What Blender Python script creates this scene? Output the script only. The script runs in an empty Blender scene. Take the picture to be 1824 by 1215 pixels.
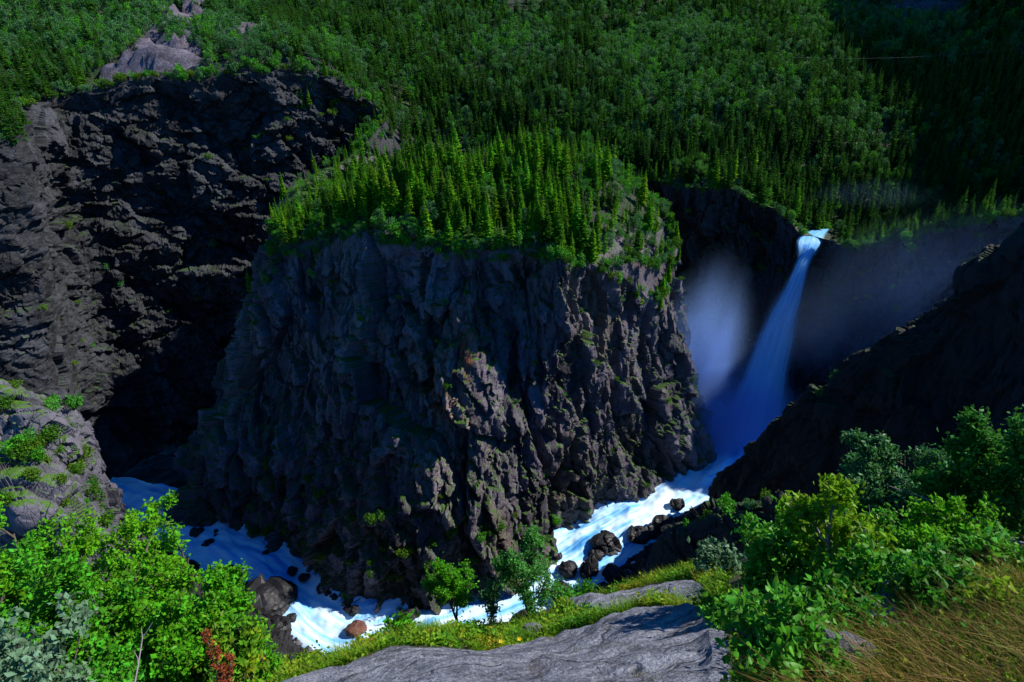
import bpy, math, random
import numpy as np
from mathutils import Vector
random.seed(7)
rng = np.random.default_rng(7)
R = math.radians
SC = bpy.context.scene
COL = SC.collection

# ------------------------------------------------------------ camera, sky, sun, exposure
W, H, FPX, PITCH = 1824.0, 1215.0, 1026.0, R(25)
cam = bpy.data.cameras.new('camera'); camo = bpy.data.objects.new('camera', cam); COL.objects.link(camo)
cam.sensor_width = 36; cam.lens = FPX / W * 36; cam.clip_start = .1; cam.clip_end = 5000
camo.rotation_euler = (R(90) - PITCH, 0, 0); SC.camera = camo
SUN = np.array([.85, .15, .84]); SUN = SUN / np.linalg.norm(SUN)
world = bpy.data.worlds.new('World'); SC.world = world; world.use_nodes = True
wn = world.node_tree; wn.nodes.clear()
sky = wn.nodes.new('ShaderNodeTexSky'); sky.sky_type = 'NISHITA'; sky.sun_disc = False
sky.sun_elevation = math.asin(SUN[2]); sky.sun_rotation = math.atan2(SUN[0], SUN[1])
sky.altitude = 3000; sky.air_density = 1.0; sky.dust_density = 0.0; sky.ozone_density = 10.0
bg = wn.nodes.new('ShaderNodeBackground'); bg.inputs[1].default_value = .13
wo = wn.nodes.new('ShaderNodeOutputWorld')
hs = wn.nodes.new('ShaderNodeHueSaturation'); hs.inputs['Saturation'].default_value = 1.35
wn.links.new(sky.outputs[0], hs.inputs['Color']); wn.links.new(hs.outputs[0], bg.inputs[0]); wn.links.new(bg.outputs[0], wo.inputs[0])
sl = bpy.data.lights.new('sun', 'SUN'); sl.energy = 5.0; sl.angle = R(.5); sl.color = (1, .955, .87)
so = bpy.data.objects.new('sun', sl); COL.objects.link(so)
so.rotation_euler = Vector(SUN).to_track_quat('Z', 'Y').to_euler()
SC.view_settings.view_transform = 'Standard'; SC.view_settings.look = 'None'
SC.view_settings.exposure = 0.55; SC.view_settings.gamma = 1.0
SC.cycles.use_denoising = True; SC.cycles.max_bounces = 6; SC.cycles.diffuse_bounces = 3
SC.cycles.transparent_max_bounces = 12; SC.cycles.volume_bounces = 3
SC.cycles.volume_step_rate = 3.0; SC.cycles.volume_max_steps = 64

# ------------------------------------------------------------ pixel -> place helpers
CP, SP = math.cos(PITCH), math.sin(PITCH)
def ray(px, py):
    u = (px - W / 2) / FPX; v = (H / 2 - py) / FPX
    return np.array([u, CP + v * SP, -SP + v * CP])
def PY(px, py, Y):
    d = ray(px, py); return d * (Y / d[1])
def PZ(px, py, Z):
    d = ray(px, py); return d * (Z / d[2])
def PR(px, py, r):
    d = ray(px, py); return d * (r / np.linalg.norm(d))
def project(P):
    P = np.asarray(P, float); dep = P[..., 1] * CP - P[..., 2] * SP; up = P[..., 1] * SP + P[..., 2] * CP
    dd = np.where(dep > .01, dep, .01)
    return W / 2 + P[..., 0] / dd * FPX, H / 2 - up / dd * FPX, dep

# ------------------------------------------------------------ noise
def hsh(i, j, k, seed):
    with np.errstate(over='ignore'):
        h = (i.astype(np.int64) * 374761393 + j.astype(np.int64) * 668265263 + k.astype(np.int64) * 2147483647 + seed * 974634541) & 0xffffffff
        h = ((h ^ (h >> 13)) * 1274126177) & 0xffffffff
        h = ((h ^ (h >> 16)) * 2246822519) & 0xffffffff
        h = h ^ (h >> 15)
    return h
def rnd(h, n):
    with np.errstate(over='ignore'):
        g = (h * (2654435761 + 2 * n * 40503) + n * 362437) & 0xffffffff
        g = ((g ^ (g >> 15)) * 2246822519) & 0xffffffff
        g = g ^ (g >> 13)
    return g.astype(np.float64) / 4294967295.0
def vnoise(P, s, seed=0):
    P = np.asarray(P, float) / s; I = np.floor(P).astype(np.int64); F = P - I; F = F * F * (3 - 2 * F); out = 0
    for a in (0, 1):
        for b in (0, 1):
            for c in (0, 1):
                w = (F[:, 0] if a else 1 - F[:, 0]) * (F[:, 1] if b else 1 - F[:, 1]) * (F[:, 2] if c else 1 - F[:, 2])
                out = out + w * (rnd(hsh(I[:, 0] + a, I[:, 1] + b, I[:, 2] + c, seed), 1) * 2 - 1)
    return out
def fbm(P, s, seed=0, oct=4):
    o = 0; a = 1
    for k in range(oct):
        o = o + a * vnoise(P, s, seed + k * 17); a *= .5; s = s * .5
    return o
def facet(P, s, seed=0, tilt=1.2, crack=.0):
    """broken rock: every cell is a plane with its own offset and tilt"""
    Q = np.asarray(P, float) / np.asarray(s, float); I = np.floor(Q).astype(np.int64)
    best = np.full(len(Q), 1e9); sec = np.full(len(Q), 1e9); val = np.zeros(len(Q))
    for a in (-1, 0, 1):
        for b in (-1, 0, 1):
            for c in (-1, 0, 1):
                h = hsh(I[:, 0] + a, I[:, 1] + b, I[:, 2] + c, seed)
                D = np.stack([Q[:, 0] - I[:, 0] - a - rnd(h, 1), Q[:, 1] - I[:, 1] - b - rnd(h, 2), Q[:, 2] - I[:, 2] - c - rnd(h, 3)], 1)
                d = (D * D).sum(1)
                v = rnd(h, 4) * 2 - 1 + tilt * (D[:, 0] * (rnd(h, 5) - .5) + D[:, 1] * (rnd(h, 6) - .5) + D[:, 2] * (rnd(h, 7) - .5)) * 2
                m = d < best
                sec = np.where(m, best, np.minimum(sec, d)); val = np.where(m, v, val); best = np.where(m, d, best)
    if crack:
        e = np.sqrt(sec) - np.sqrt(best); val = val - crack * np.clip(1 - e / .12, 0, 1)
    return val

# ------------------------------------------------------------ mesh helpers
def mesh_np(name, V, F, smooth=False, attrs=None):
    """V (n,3), F (m,3|4) -> mesh"""
    V = np.asarray(V, np.float32); F = np.asarray(F, np.int32); k = F.shape[1]
    me = bpy.data.meshes.new(name); me.vertices.add(len(V)); me.loops.add(F.size); me.polygons.add(len(F))
    me.vertices.foreach_set('co', V.ravel()); me.loops.foreach_set('vertex_index', F.ravel())
    me.polygons.foreach_set('loop_start', np.arange(0, F.size, k, dtype=np.int32))
    me.polygons.foreach_set('use_smooth', np.full(len(F), smooth))
    for n, a in (attrs or {}).items():
        a = np.asarray(a, np.float32)
        if a.ndim == 1:
            at = me.attributes.new(n, 'FLOAT', 'POINT'); at.data.foreach_set('value', a)
        else:
            at = me.attributes.new(n, 'FLOAT_VECTOR', 'POINT'); at.data.foreach_set('vector', a.ravel())
    me.update(calc_edges=True); me.validate()
    return me
def obj(name, me, mat=None, parent=None, loc=None):
    o = bpy.data.objects.new(name, me); COL.objects.link(o)
    if mat is not None and me is not None and not me.materials: me.materials.append(mat)
    if parent is not None: o.parent = parent
    if loc is not None: o.location = loc
    return o
def tag(o, label=None, cat=None, group=None, kind=None):
    if label: o['label'] = label
    if cat: o['category'] = cat
    if group: o['group'] = group
    if kind: o['kind'] = kind
    return o
def empty(name, loc=(0, 0, 0), rz=0, s=1):
    o = bpy.data.objects.new(name, None); COL.objects.link(o); o.location = loc; o.rotation_euler = (0, 0, rz)
    o.scale = (s, s, s) if not hasattr(s, '__len__') else s
    o.empty_display_size = .2
    return o
def gridfaces(nr, nc):
    i = np.arange(nr - 1)[:, None] * nc + np.arange(nc - 1)[None, :]
    return np.stack([i, i + 1, i + nc + 1, i + nc], -1).reshape(-1, 4)
def catmull(P, n_or_t):
    P = np.asarray(P, float); N = len(P)
    t = np.linspace(0, N - 1, n_or_t) if np.isscalar(n_or_t) else np.asarray(n_or_t)
    i = np.clip(np.floor(t).astype(int), 0, N - 2); f = (t - i)[:, None]
    p0 = P[np.clip(i - 1, 0, N - 1)]; p1 = P[i]; p2 = P[i + 1]; p3 = P[np.clip(i + 2, 0, N - 1)]
    return .5 * ((2 * p1) + (p2 - p0) * f + (2 * p0 - 5 * p1 + 4 * p2 - p3) * f ** 2 + (3 * p1 - p0 - 3 * p2 + p3) * f ** 3)
def grid_normals(G):
    du = np.gradient(G, axis=1); dv = np.gradient(G, axis=0); n = np.cross(du, dv)
    return n / (np.linalg.norm(n, axis=-1, keepdims=True) + 1e-9)

# ------------------------------------------------------------ materials
class NT:
    def __init__(s, name):
        s.m = bpy.data.materials.new(name); s.m.use_nodes = True; s.t = s.m.node_tree; s.t.nodes.clear()
        s.out = s.t.nodes.new('ShaderNodeOutputMaterial')
    def n(s, typ, ins=None, **kw):
        x = s.t.nodes.new(typ)
        for k, v in kw.items(): setattr(x, k, v)
        for k, v in (ins or {}).items(): s.set(x.inputs[k], v)
        return x
    def set(s, sock, v):
        if isinstance(v, bpy.types.NodeSocket): s.t.links.new(v, sock)
        elif isinstance(v, bpy.types.Node): s.t.links.new(v.outputs[0], sock)
        elif hasattr(v, '__len__') and len(v) == 3 and sock.type == 'RGBA': sock.default_value = (*v, 1)
        else: sock.default_value = v
    def math(s, op, a, b=0.0, c=None, clamp=False):
        x = s.n('ShaderNodeMath', operation=op, use_clamp=clamp); s.set(x.inputs[0], a); s.set(x.inputs[1], b)
        if c is not None: s.set(x.inputs[2], c)
        return x.outputs[0]
    def mix(s, f, a, b):
        x = s.n('ShaderNodeMix', data_type='RGBA'); s.set(x.inputs['Factor'], f)
        s.set(x.inputs[6], a); s.set(x.inputs[7], b); return x.outputs[2]
    def noise(s, vec, scale, detail=4, rough=.6, dist=0):
        x = s.n('ShaderNodeTexNoise', {'Scale': scale, 'Detail': detail, 'Roughness': rough, 'Distortion': dist})
        if vec is not None: s.set(x.inputs['Vector'], vec)
        return x.outputs[0]
    def map(s, vec, scale):
        x = s.n('ShaderNodeMapping'); s.set(x.inputs['Vector'], vec); x.inputs['Scale'].default_value = scale; return x.outputs[0]
    def ramp(s, f, stops):
        x = s.n('ShaderNodeValToRGB'); s.set(x.inputs[0], f); e = x.color_ramp.elements
        while len(e) < len(stops): e.new(.5)
        for el, (p, c) in zip(e, stops): el.position = p; el.color = (*c, 1) if hasattr(c, '__len__') else (c, c, c, 1)
        return x.outputs[0]
    def attr(s, name, out='Fac'):
        return s.n('ShaderNodeAttribute', attribute_name=name).outputs[out]
    def done(s, sh, disp=None):
        s.t.links.new(sh.outputs[0] if isinstance(sh, bpy.types.Node) else sh, s.out.inputs['Surface']); return s.m

def rock_mat(name, dark, light, moss=(.03, .075, .008), moss_at=.62, scale=1.0, strata=(1, 1, .35), rough=.75, bump=.6, stain=False, moss_amt=1.0, wallt=False):
    t = NT(name); co = t.n('ShaderNodeTexCoord').outputs['Object']; geo = t.n('ShaderNodeNewGeometry')
    st = t.map(co, strata)
    n1 = t.noise(st, .09 * scale, 6, .65); n2 = t.noise(st, .7 * scale, 6, .7); n3 = t.noise(co, 3.0 * scale, 4, .7)
    f = t.math('ADD', t.math('MULTIPLY', n1, .55), t.math('ADD', t.math('MULTIPLY', n2, .35), t.math('MULTIPLY', n3, .2)))
    c = t.ramp(f, [(.36, dark), (.54, tuple(.5 * (a + b) for a, b in zip(dark, light))), (.72, light)])
    if stain or wallt:
        c = t.n('ShaderNodeHueSaturation', {'Value': t.n('ShaderNodeMapRange', {'Value': t.attr('tone'), 'From Min': -.8, 'From Max': .8, 'To Min': .35, 'To Max': 1.75}).outputs[0], 'Color': c}).outputs[0]
    if stain:
        c = t.mix(t.math('MULTIPLY', t.ramp(t.noise(t.map(co, (1, 1, .3)), .05, 4, .6), [(.5, 0), (.62, 1)]), .55), c, (.11, .082, .062))
        streak = t.noise(t.map(co, (1, 1, .06)), .5, 4, .6)
        pale = t.math('MULTIPLY', t.attr('pale'), t.ramp(streak, [(.38, 0), (.6, 1)]))
        c = t.mix(pale, c, (.21, .165, .155))
        rn = t.noise(t.map(co, (1, 1, .25)), .35, 5, .65)
        c = t.mix(t.math('MULTIPLY', t.attr('rust'), t.ramp(rn, [(.45, 0), (.58, 1)])), c, (.17, .055, .02))
    nz = t.n('ShaderNodeSeparateXYZ', {0: geo.outputs['Normal']}).outputs[2]
    mn = t.noise(co, .25 * scale, 5, .7)
    mf = t.math('MULTIPLY', t.n('ShaderNodeMapRange', {'Value': t.math('ADD', nz, t.math('MULTIPLY', t.math('SUBTRACT', mn, .5), 1.1)), 'From Min': moss_at, 'From Max': moss_at + .15}).outputs[0], moss_amt)
    mc = t.mix(t.noise(co, 1.3 * scale, 3), tuple(x * .5 for x in moss), tuple(x * 1.7 for x in moss))
    c = t.mix(mf, c, mc)
    cr = t.n('ShaderNodeTexVoronoi', {'Vector': st, 'Scale': .55 * scale}, feature='DISTANCE_TO_EDGE').outputs[0]
    hgt = t.math('ADD', t.math('MULTIPLY', n2, .9), t.math('ADD', t.math('MULTIPLY', n3, .35), t.math('MULTIPLY', t.math('MINIMUM', cr, .08), 5.0)))
    b = t.n('ShaderNodeBump', {'Strength': bump, 'Distance': .9 / scale, 'Height': hgt})
    p = t.n('ShaderNodeBsdfPrincipled', {'Base Color': c, 'Roughness': rough, 'Normal': b.outputs[0]})
    p.inputs['Specular IOR Level'].default_value = .35
    return t.done(p)

def leaf_mat(name, cols, trans=.3, rough=.5, var=.35, spec=.10):
    t = NT(name); oi = t.n('ShaderNodeObjectInfo'); co = t.n('ShaderNodeTexCoord').outputs['Object']
    n = t.noise(co, .9, 2)
    if var > .7: n = t.math('ADD', t.math('MULTIPLY', t.math('SUBTRACT', t.noise(co, 1.6, 4, .7), .5), 2.6), .5)
    f = t.math('ADD', t.math('MULTIPLY', oi.outputs['Random'], 1 - var), t.math('MULTIPLY', n, var))
    k = len(cols); c = t.ramp(f, [(.12 + .76 * i / (k - 1), cc) for i, cc in enumerate(cols)])
    isl = t.n('ShaderNodeNewGeometry').outputs['Random Per Island']
    c = t.n('ShaderNodeHueSaturation', {'Hue': t.math('ADD', .482, t.math('MULTIPLY', isl, .03)), 'Value': t.math('ADD', .5, t.math('MULTIPLY', isl, .95)), 'Color': c}).outputs[0]
    d = t.n('ShaderNodeBsdfPrincipled', {'Base Color': c, 'Roughness': rough}); d.inputs['Specular IOR Level'].default_value = spec
    tr = t.n('ShaderNodeBsdfTranslucent', {'Color': t.mix(.5, c, (.10, .30, .01))})
    mx = t.n('ShaderNodeMixShader', {0: trans, 1: d.outputs[0], 2: tr.outputs[0]})
    return t.done(mx)
def bark_mat(name, a, b, sc=6):
    t = NT(name); co = t.n('ShaderNodeTexCoord').outputs['Object']
    f = t.noise(t.map(co, (1, 1, .35)), sc, 4, .7)
    c = t.ramp(f, [(.4, a), (.62, b)])
    bm = t.n('ShaderNodeBump', {'Strength': .5, 'Distance': .02, 'Height': f})
    return t.done(t.n('ShaderNodeBsdfPrincipled', {'Base Color': c, 'Roughness': .85, 'Normal': bm.outputs[0]}))

M = {}
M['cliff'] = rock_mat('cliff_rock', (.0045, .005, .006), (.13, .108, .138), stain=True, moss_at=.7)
M['wall'] = rock_mat('shade_toned_wall_rock', (.002, .0024, .003), (.036, .039, .047), strata=(.6, .6, 1.3), moss_at=.95, wallt=True)  # gorge shade put into the colour: albedo lowered on this wall
M['fallwall'] = rock_mat('wet_shade_toned_gorge_rock', (.002, .002, .003), (.022, .023, .027), rough=.5, moss_at=.75, wallt=True)  # wet sheen in the roughness; the dark tone is painted shade
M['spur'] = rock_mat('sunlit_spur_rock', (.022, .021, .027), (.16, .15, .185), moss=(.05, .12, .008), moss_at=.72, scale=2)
M['blackridge'] = rock_mat('shade_black_rock', (.002, .002, .0023), (.011, .0105, .012), moss=(.02, .04, .006), moss_at=.78)  # near-black base colour carries the shade of the ridge face
M['bank'] = rock_mat('bank_rubble_rock', (.005, .005, .006), (.03, .029, .033), moss_at=1.3, scale=2)
M['boulder'] = rock_mat('wet_shade_toned_boulder_rock', (.004, .004, .005), (.020, .019, .023), moss_at=2, scale=3, rough=.55)  # wet rock, darkened further to stand in for shade on the near bank
M['stone'] = rock_mat('dry_grey_stone', (.05, .048, .055), (.20, .19, .22), moss_at=1.2, scale=6)
M['redstone'] = rock_mat('reddish_boulder_rock', (.06, .022, .016), (.17, .07, .05), moss_at=1.2, scale=4)
M['slabfar'] = rock_mat('bare_slab_rock', (.05, .045, .055), (.25, .22, .27), moss=(.035, .08, .008), moss_at=1.05, strata=(.5, .5, 2))
M['spruce'] = leaf_mat('spruce_needles', [(.014, .05, .006), (.035, .13, .007), (.09, .23, .006), (.06, .27, .010), (.18, .29, .009)], .3, .85, spec=.03)  # brighter copy of the needles: promontory light put into the colour
M['birch'] = leaf_mat('birch_leaves', [(.034, .16, .024), (.05, .24, .020), (.065, .30, .012), (.09, .30, .050)], .32, .5)
M['birchfg'] = leaf_mat('young_birch_leaves', [(.045, .22, .008), (.075, .31, .010), (.14, .40, .010)], .4, .4)
M['birchpale'] = leaf_mat('pale_birch_leaves', [(.07, .27, .05), (.12, .36, .06)], .42, .4)
M['willow'] = leaf_mat('willow_leaves', [(.04, .20, .012), (.11, .38, .02)], .4, .45, spec=.2)
M['willowy'] = leaf_mat('yellowing_leaves', [(.14, .32, .01), (.34, .36, .012)], .45, .4)
M['silver'] = leaf_mat('silvery_willow_leaves', [(.05, .13, .06), (.12, .21, .12)], .25, .45)
M['dull'] = leaf_mat('blueish_birch_leaves', [(.045, .16, .05), (.08, .21, .07)], .3, .4)
M['ledge'] = leaf_mat('ledge_leaves', [(.03, .10, .008), (.06, .17, .010), (.10, .17, .010)], .25, .5)
M['rowan'] = leaf_mat('dried_dock_seeds', [(.12, .022, .010), (.24, .055, .02)], .15, .7)
M['grassg'] = leaf_mat('green_grass', [(.05, .18, .012), (.14, .27, .015), (.28, .25, .02)], .3, .5, .9)
M['grassd'] = leaf_mat('dry_grass', [(.06, .035, .012), (.13, .08, .022), (.20, .125, .035), (.09, .12, .02)], .25, .6, .9)
M['heath'] = leaf_mat('heath_leaves', [(.035, .14, .010), (.08, .24, .012), (.18, .29, .012), (.24, .17, .012)], .3, .5, .9)
M['flower'] = leaf_mat('yellow_petals', [(.75, .5, .01), (.8, .55, .02)], .3, .6)
M['bark'] = bark_mat('spruce_bark', (.05, .035, .025), (.11, .085, .065))
M['bbark'] = bark_mat('birch_bark', (.05, .04, .035), (.30, .28, .26))
M['twig'] = bark_mat('twig_bark', (.05, .035, .025), (.15, .12, .10), 20)
M['dead'] = bark_mat('weathered_dead_wood', (.16, .14, .15), (.34, .31, .32))
M['pole'] = bark_mat('pole_wood', (.18, .16, .15), (.3, .28, .27))

def ground_mat():
    t = NT('forest_floor'); co = t.n('ShaderNodeTexCoord').outputs['Object']
    f = t.noise(co, .12, 6, .7)
    g = t.ramp(f, [(.35, (.005, .010, .003)), (.55, (.012, .028, .004)), (.7, (.03, .06, .006))])
    rk = t.ramp(t.math('ADD', t.math('MULTIPLY', t.noise(t.map(co, (1, .5, 2)), .12, 6, .7), .6), t.math('MULTIPLY', t.noise(co, .8, 5, .7), .4)),
                [(.38, (.022, .02, .027)), (.5, (.085, .074, .098)), (.64, (.19, .165, .21))])
    m = t.math('MULTIPLY', t.attr('bare'), t.math('ADD', .1, t.math('MULTIPLY', t.noise(co, .07, 5, .7), 1.8)))
    rk = t.mix(t.attr('scree'), rk, t.ramp(t.noise(co, .9, 3, .8), [(.4, (.012, .013, .018)), (.7, (.10, .10, .14))]))
    c = t.mix(t.ramp(m, [(.45, 0), (.6, 1)]), g, rk)
    b = t.n('ShaderNodeBump', {'Strength': .8, 'Distance': 2.0, 'Height': t.noise(co, .3, 7, .75)})
    return t.done(t.n('ShaderNodeBsdfPrincipled', {'Base Color': c, 'Roughness': .85, 'Normal': b.outputs[0]}))
M['floor'] = ground_mat()

def fg_mat():
    t = NT('near_ground'); co = t.n('ShaderNodeTexCoord').outputs['Object']
    st = t.n('ShaderNodeMapping', {'Vector': co}); st.inputs['Rotation'].default_value = (R(48), R(-12), R(20)); st.inputs['Scale'].default_value = (1.2, 1.8, 4.5)
    n1 = t.noise(st.outputs[0], 1.2, 8, .72, .4); n2 = t.noise(co, 9, 6, .75); n3 = t.noise(co, 38, 4, .7)
    f = t.math('ADD', t.math('MULTIPLY', n1, .45), t.math('ADD', t.math('MULTIPLY', n2, .32), t.math('MULTIPLY', n3, .42)))
    rk = t.ramp(f, [(.46, (.04, .04, .05)), (.53, (.14, .145, .19)), (.60, (.28, .29, .36)), (.70, (.55, .56, .64))])
    lich = t.noise(co, 2.3, 5, .7)
    rk = t.mix(t.ramp(lich, [(.56, 0), (.66, .65)]), rk, (.06, .058, .05))
    rk = t.mix(t.ramp(t.noise(co, 4.1, 4, .7), [(.62, 0), (.70, .5)]), rk, (.32, .33, .31))
    wv = t.n('ShaderNodeVectorMath', {0: st.outputs[0], 1: t.n('ShaderNodeVectorMath', {0: t.n('ShaderNodeTexNoise', {'Vector': co, 'Scale': 1.7, 'Detail': 4}).outputs['Color'], 1: (1.1, 1.1, 1.1)}, operation='MULTIPLY').outputs[0]}, operation='ADD').outputs[0]
    ck = t.n('ShaderNodeTexVoronoi', {'Vector': wv, 'Scale': .55}, feature='DISTANCE_TO_EDGE').outputs[0]
    cm = t.ramp(ck, [(.0, 1), (.035, 0)]); rk = t.mix(t.math('MULTIPLY', cm, .4), rk, (.012, .011, .010))
    rk = t.mix(t.ramp(t.noise(co, 13, 3, .6), [(.64, 0), (.69, .8)]), rk, (.40, .42, .36))
    so_ = t.ramp(t.noise(co, 5, 6, .7), [(.35, (.022, .018, .01)), (.55, (.06, .055, .02)), (.7, (.09, .12, .02))])
    m = t.math('ADD', t.attr('bare'), t.math('MULTIPLY', t.math('SUBTRACT', t.noise(co, 1.6, 6, .7), .5), .9))
    c = t.mix(t.ramp(m, [(.44, 0), (.54, 1)]), so_, rk)
    hh = t.math('ADD', t.math('SUBTRACT', n1, t.math('MULTIPLY', cm, .3)), t.math('ADD', t.math('MULTIPLY', n2, .4), t.math('MULTIPLY', n3, .22)))
    b = t.n('ShaderNodeBump', {'Strength': 1.0, 'Distance': .3, 'Height': hh})
    return t.done(t.n('ShaderNodeBsdfPrincipled', {'Base Color': c, 'Roughness': .7, 'Normal': b.outputs[0]}))
M['near'] = fg_mat()

def water_mat(name, fall=False, alpha=False):
    t = NT(name); fl = t.attr('flow', 'Vector')
    n1 = t.noise(t.map(fl, (.05, .35, 1) if not fall else (.03, .8, 1)), 1.0, 3, .5, .3)
    n2 = t.noise(t.map(fl, (.015, .06, 1)), 1.0, 3, .5)
    f = t.math('ADD', t.math('MULTIPLY', n1, .6), t.math('MULTIPLY', n2, .5))
    if fall: c = t.ramp(f, [(.35, (.15, .54, 1.0)), (.7, (.34, .70, 1.0))])
    else: c = t.ramp(f, [(.36, (.02, .22, .62)), (.47, (.18, .52, .94)), (.60, (.62, .82, .98))])
    b = t.n('ShaderNodeBump', {'Strength': .5, 'Distance': .8, 'Height': n1})
    p = t.n('ShaderNodeBsdfPrincipled', {'Base Color': c, 'Roughness': .55, 'Normal': b.outputs[0]}); p.inputs['Specular IOR Level'].default_value = .3
    sh = p
    if fall:
        tr = t.n('ShaderNodeBsdfTranslucent', {'Color': c}); sh = t.n('ShaderNodeMixShader', {0: .3, 1: p.outputs[0], 2: tr.outputs[0]})
    if alpha:
        a = t.math('MULTIPLY', t.attr('dens'), t.ramp(n1, [(.3, .55), (.6, 1)]), clamp=True)
        tp = t.n('ShaderNodeBsdfTransparent'); sh = t.n('ShaderNodeMixShader', {0: a, 1: tp.outputs[0], 2: sh.outputs[0]})
    return t.done(sh)
M['river'] = water_mat('silky_white_water'); M['fall'] = water_mat('falling_water', True, True); M['veil'] = water_mat('water_veil', True, True)
#PART2

# ------------------------------------------------------------ far side of the gorge: rim line, foot line, plateau
RF = [  # (rim, foot) pairs from far left, round the central promontory, to far right
 ((-360, 150, -18), (-330, 120, -195)), ((-262, 200, -22), (-262, 185, -201)), ((-196, 238, -24), (-225, 216, -201)),
 ((-222, 276, -18), (-228, 246, -200)), (PY(100, 195, 312), (-216, 272, -199)), (PY(230, 158, 326), (-194, 288, -192)),
 (PY(350, 150, 336), (-174, 300, -182)), (PY(450, 138, 342), (-156, 312, -168)), (PY(560, 132, 352), (-134, 330, -130)),
 (PY(640, 150, 366), (-110, 352, -75)), ((-80, 364, -30), (-100, 345, -74)), ((-92, 335, -46), (-122, 326, -108)),
 (PY(508, 355, 292), (-178, 272, -188)), (PY(492, 445, 258), (-172, 224, -200)), (PY(565, 425, 244), PZ(418, 950, -199)),
 (PY(650, 405, 232), PZ(505, 1000, -197)), (PY(760, 440, 216), PZ(640, 1090, -195.5)), (PY(850, 468, 208), PZ(800, 1088, -194)),
 (PY(950, 448, 208), PZ(905, 1048, -192)), (PY(1010, 450, 204), PZ(985, 972, -189.5)), (PY(1085, 500, 222), PZ(1068, 905, -187)),
 (PY(1176, 508, 250), PZ(1150, 882, -185)), (PY(1200, 410, 272), PZ(1262, 835, -184)), ((73, 290, -60), (106, 262, -184)),
 ((60, 328, -60), (92, 290, -184)), ((74, 346, -57), (86, 308, -184)), (PY(1240, 350, 322), (100, 306, -184)),
 (PY(1310, 338, 312), (115, 300, -184)), (PY(1392, 392, 303), (130, 294, -184)), (PY(1424, 422, 298), (138, 292, -184)),
 (PY(1466, 421, 296), (150, 289, -184)), (PY(1488, 430, 288), (154, 277, -184)), (PY(1570, 438, 272), (162, 254, -183)),
 (PY(1700, 404, 256), (182, 232, -180)), (PY(1830, 378, 246), (210, 216, -177)), ((310, 236, -45), (285, 205, -175))]
rimc = np.array([a for a, b in RF], float); footc = np.array([b for a, b in RF], float)

ctl = [(*p,) for p in rimc]
for px, py, Y in [(900, 285, 278), (760, 305, 268), (1050, 290, 276), (1135, 345, 272), (620, 345, 268), (850, 385, 240), (1000, 380, 240), (1110, 420, 240),
                  (912, 205, 420), (912, 100, 505), (912, 0, 620), (700, 220, 400), (560, 60, 500), (300, 60, 445), (350, -10, 560), (120, 90, 400), (0, 120, 340),
                  (0, 0, 450), (1200, 250, 380), (1200, 130, 480), (1450, 150, 450), (1450, 250, 370), (1650, 20, 570), (1650, 150, 450), (1824, 60, 480), (1500, 0, 610), (1200, 0, 620), (600, 0, 600)]:
    ctl.append((*PY(px, py, Y),))
ctl += [(-55, 335, -70), (0, 340, -68), (45, 335, -70), (205, 300, -92), (250, 300, -90), (170, 318, -82), (163, 306, -78), (60, 900, 240), (-450, 900, 260), (600, 900, 400), (-420, 420, 40), (470, 420, 95), (560, 420, 255), (640, 420, 345), (640, 250, 320), (640, 600, 410), (560, 250, 220), (560, 600, 310), (450, 250, 60), (460, 600, 130), (360, 300, -25), (-420, 250, -5)]  # steep points off right: unseen mountain flank added to shade the hillside
ctl = np.array(ctl)
def tps_fit(C, lam=20.):
    n = len(C); d = np.linalg.norm(C[:, None, :2] - C[None, :, :2], axis=-1)
    K = np.where(d > 0, d * d * np.log(d + 1e-9), 0) + lam * np.eye(n) * 30; Pm = np.c_[np.ones(n), C[:, :2]]
    A = np.block([[K, Pm], [Pm.T, np.zeros((3, 3))]]); return np.linalg.solve(A, np.r_[C[:, 2], 0, 0, 0])
tw = tps_fit(ctl)
def Hgt(x, y, rough=True):
    x = np.atleast_1d(np.asarray(x, float)).ravel(); y = np.atleast_1d(np.asarray(y, float)).ravel(); z = np.empty(len(x))
    for a in range(0, len(x), 20000):
        s = slice(a, a + 20000); d = np.hypot(x[s, None] - ctl[None, :, 0], y[s, None] - ctl[None, :, 1])
        z[s] = (np.where(d > 0, d * d * np.log(d + 1e-9), 0) * tw[:-3]).sum(1) + tw[-3] + tw[-2] * x[s] + tw[-1] * y[s]
    if rough:
        P = np.stack([x, y, np.zeros_like(x)], 1); z = z + fbm(P, 45, 5, 4) * 3.2
    return z

# dense rim curve
NS = 1900
tt = np.linspace(0, len(RF) - 1, 6000); rr = .5 * catmull(rimc, tt) + .5 * catmull(footc, tt); arc = np.r_[0, np.cumsum(np.linalg.norm(np.diff(rr, axis=0), axis=1))]
ts = np.interp(np.linspace(0, arc[-1], NS), arc, tt)
RIM = catmull(rimc, ts); FOOT = catmull(footc, ts)
RIM[:, 2] = .4 * RIM[:, 2] + .6 * Hgt(RIM[:, 0], RIM[:, 1]) + 2.2 * fbm(RIM * [1, 1, 0], 16, 61, 3)
_o = 2.5 * fbm(RIM * [1, 1, 0], 13, 62, 2)[:, None] * np.array([[1, 1, 0]]); RIM = RIM + _o * .7
RIM[:, 2] -= 10 * np.exp(-((ts - 21.0) / .75) ** 2) + 4 * np.exp(-((ts - 14) / .8) ** 2) - 4 * fbm(RIM * [1, 1, 0], 22, 63, 2) * np.clip((10.5 - ts) / 1.5, 0, 1)
tan = np.gradient(.6 * RIM + .4 * FOOT, axis=0)[:, :2]; tan /= np.linalg.norm(tan, axis=1, keepdims=True) + 1e-9
NRM = np.stack([tan[:, 1], -tan[:, 0], np.zeros(NS)], 1)
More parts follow.
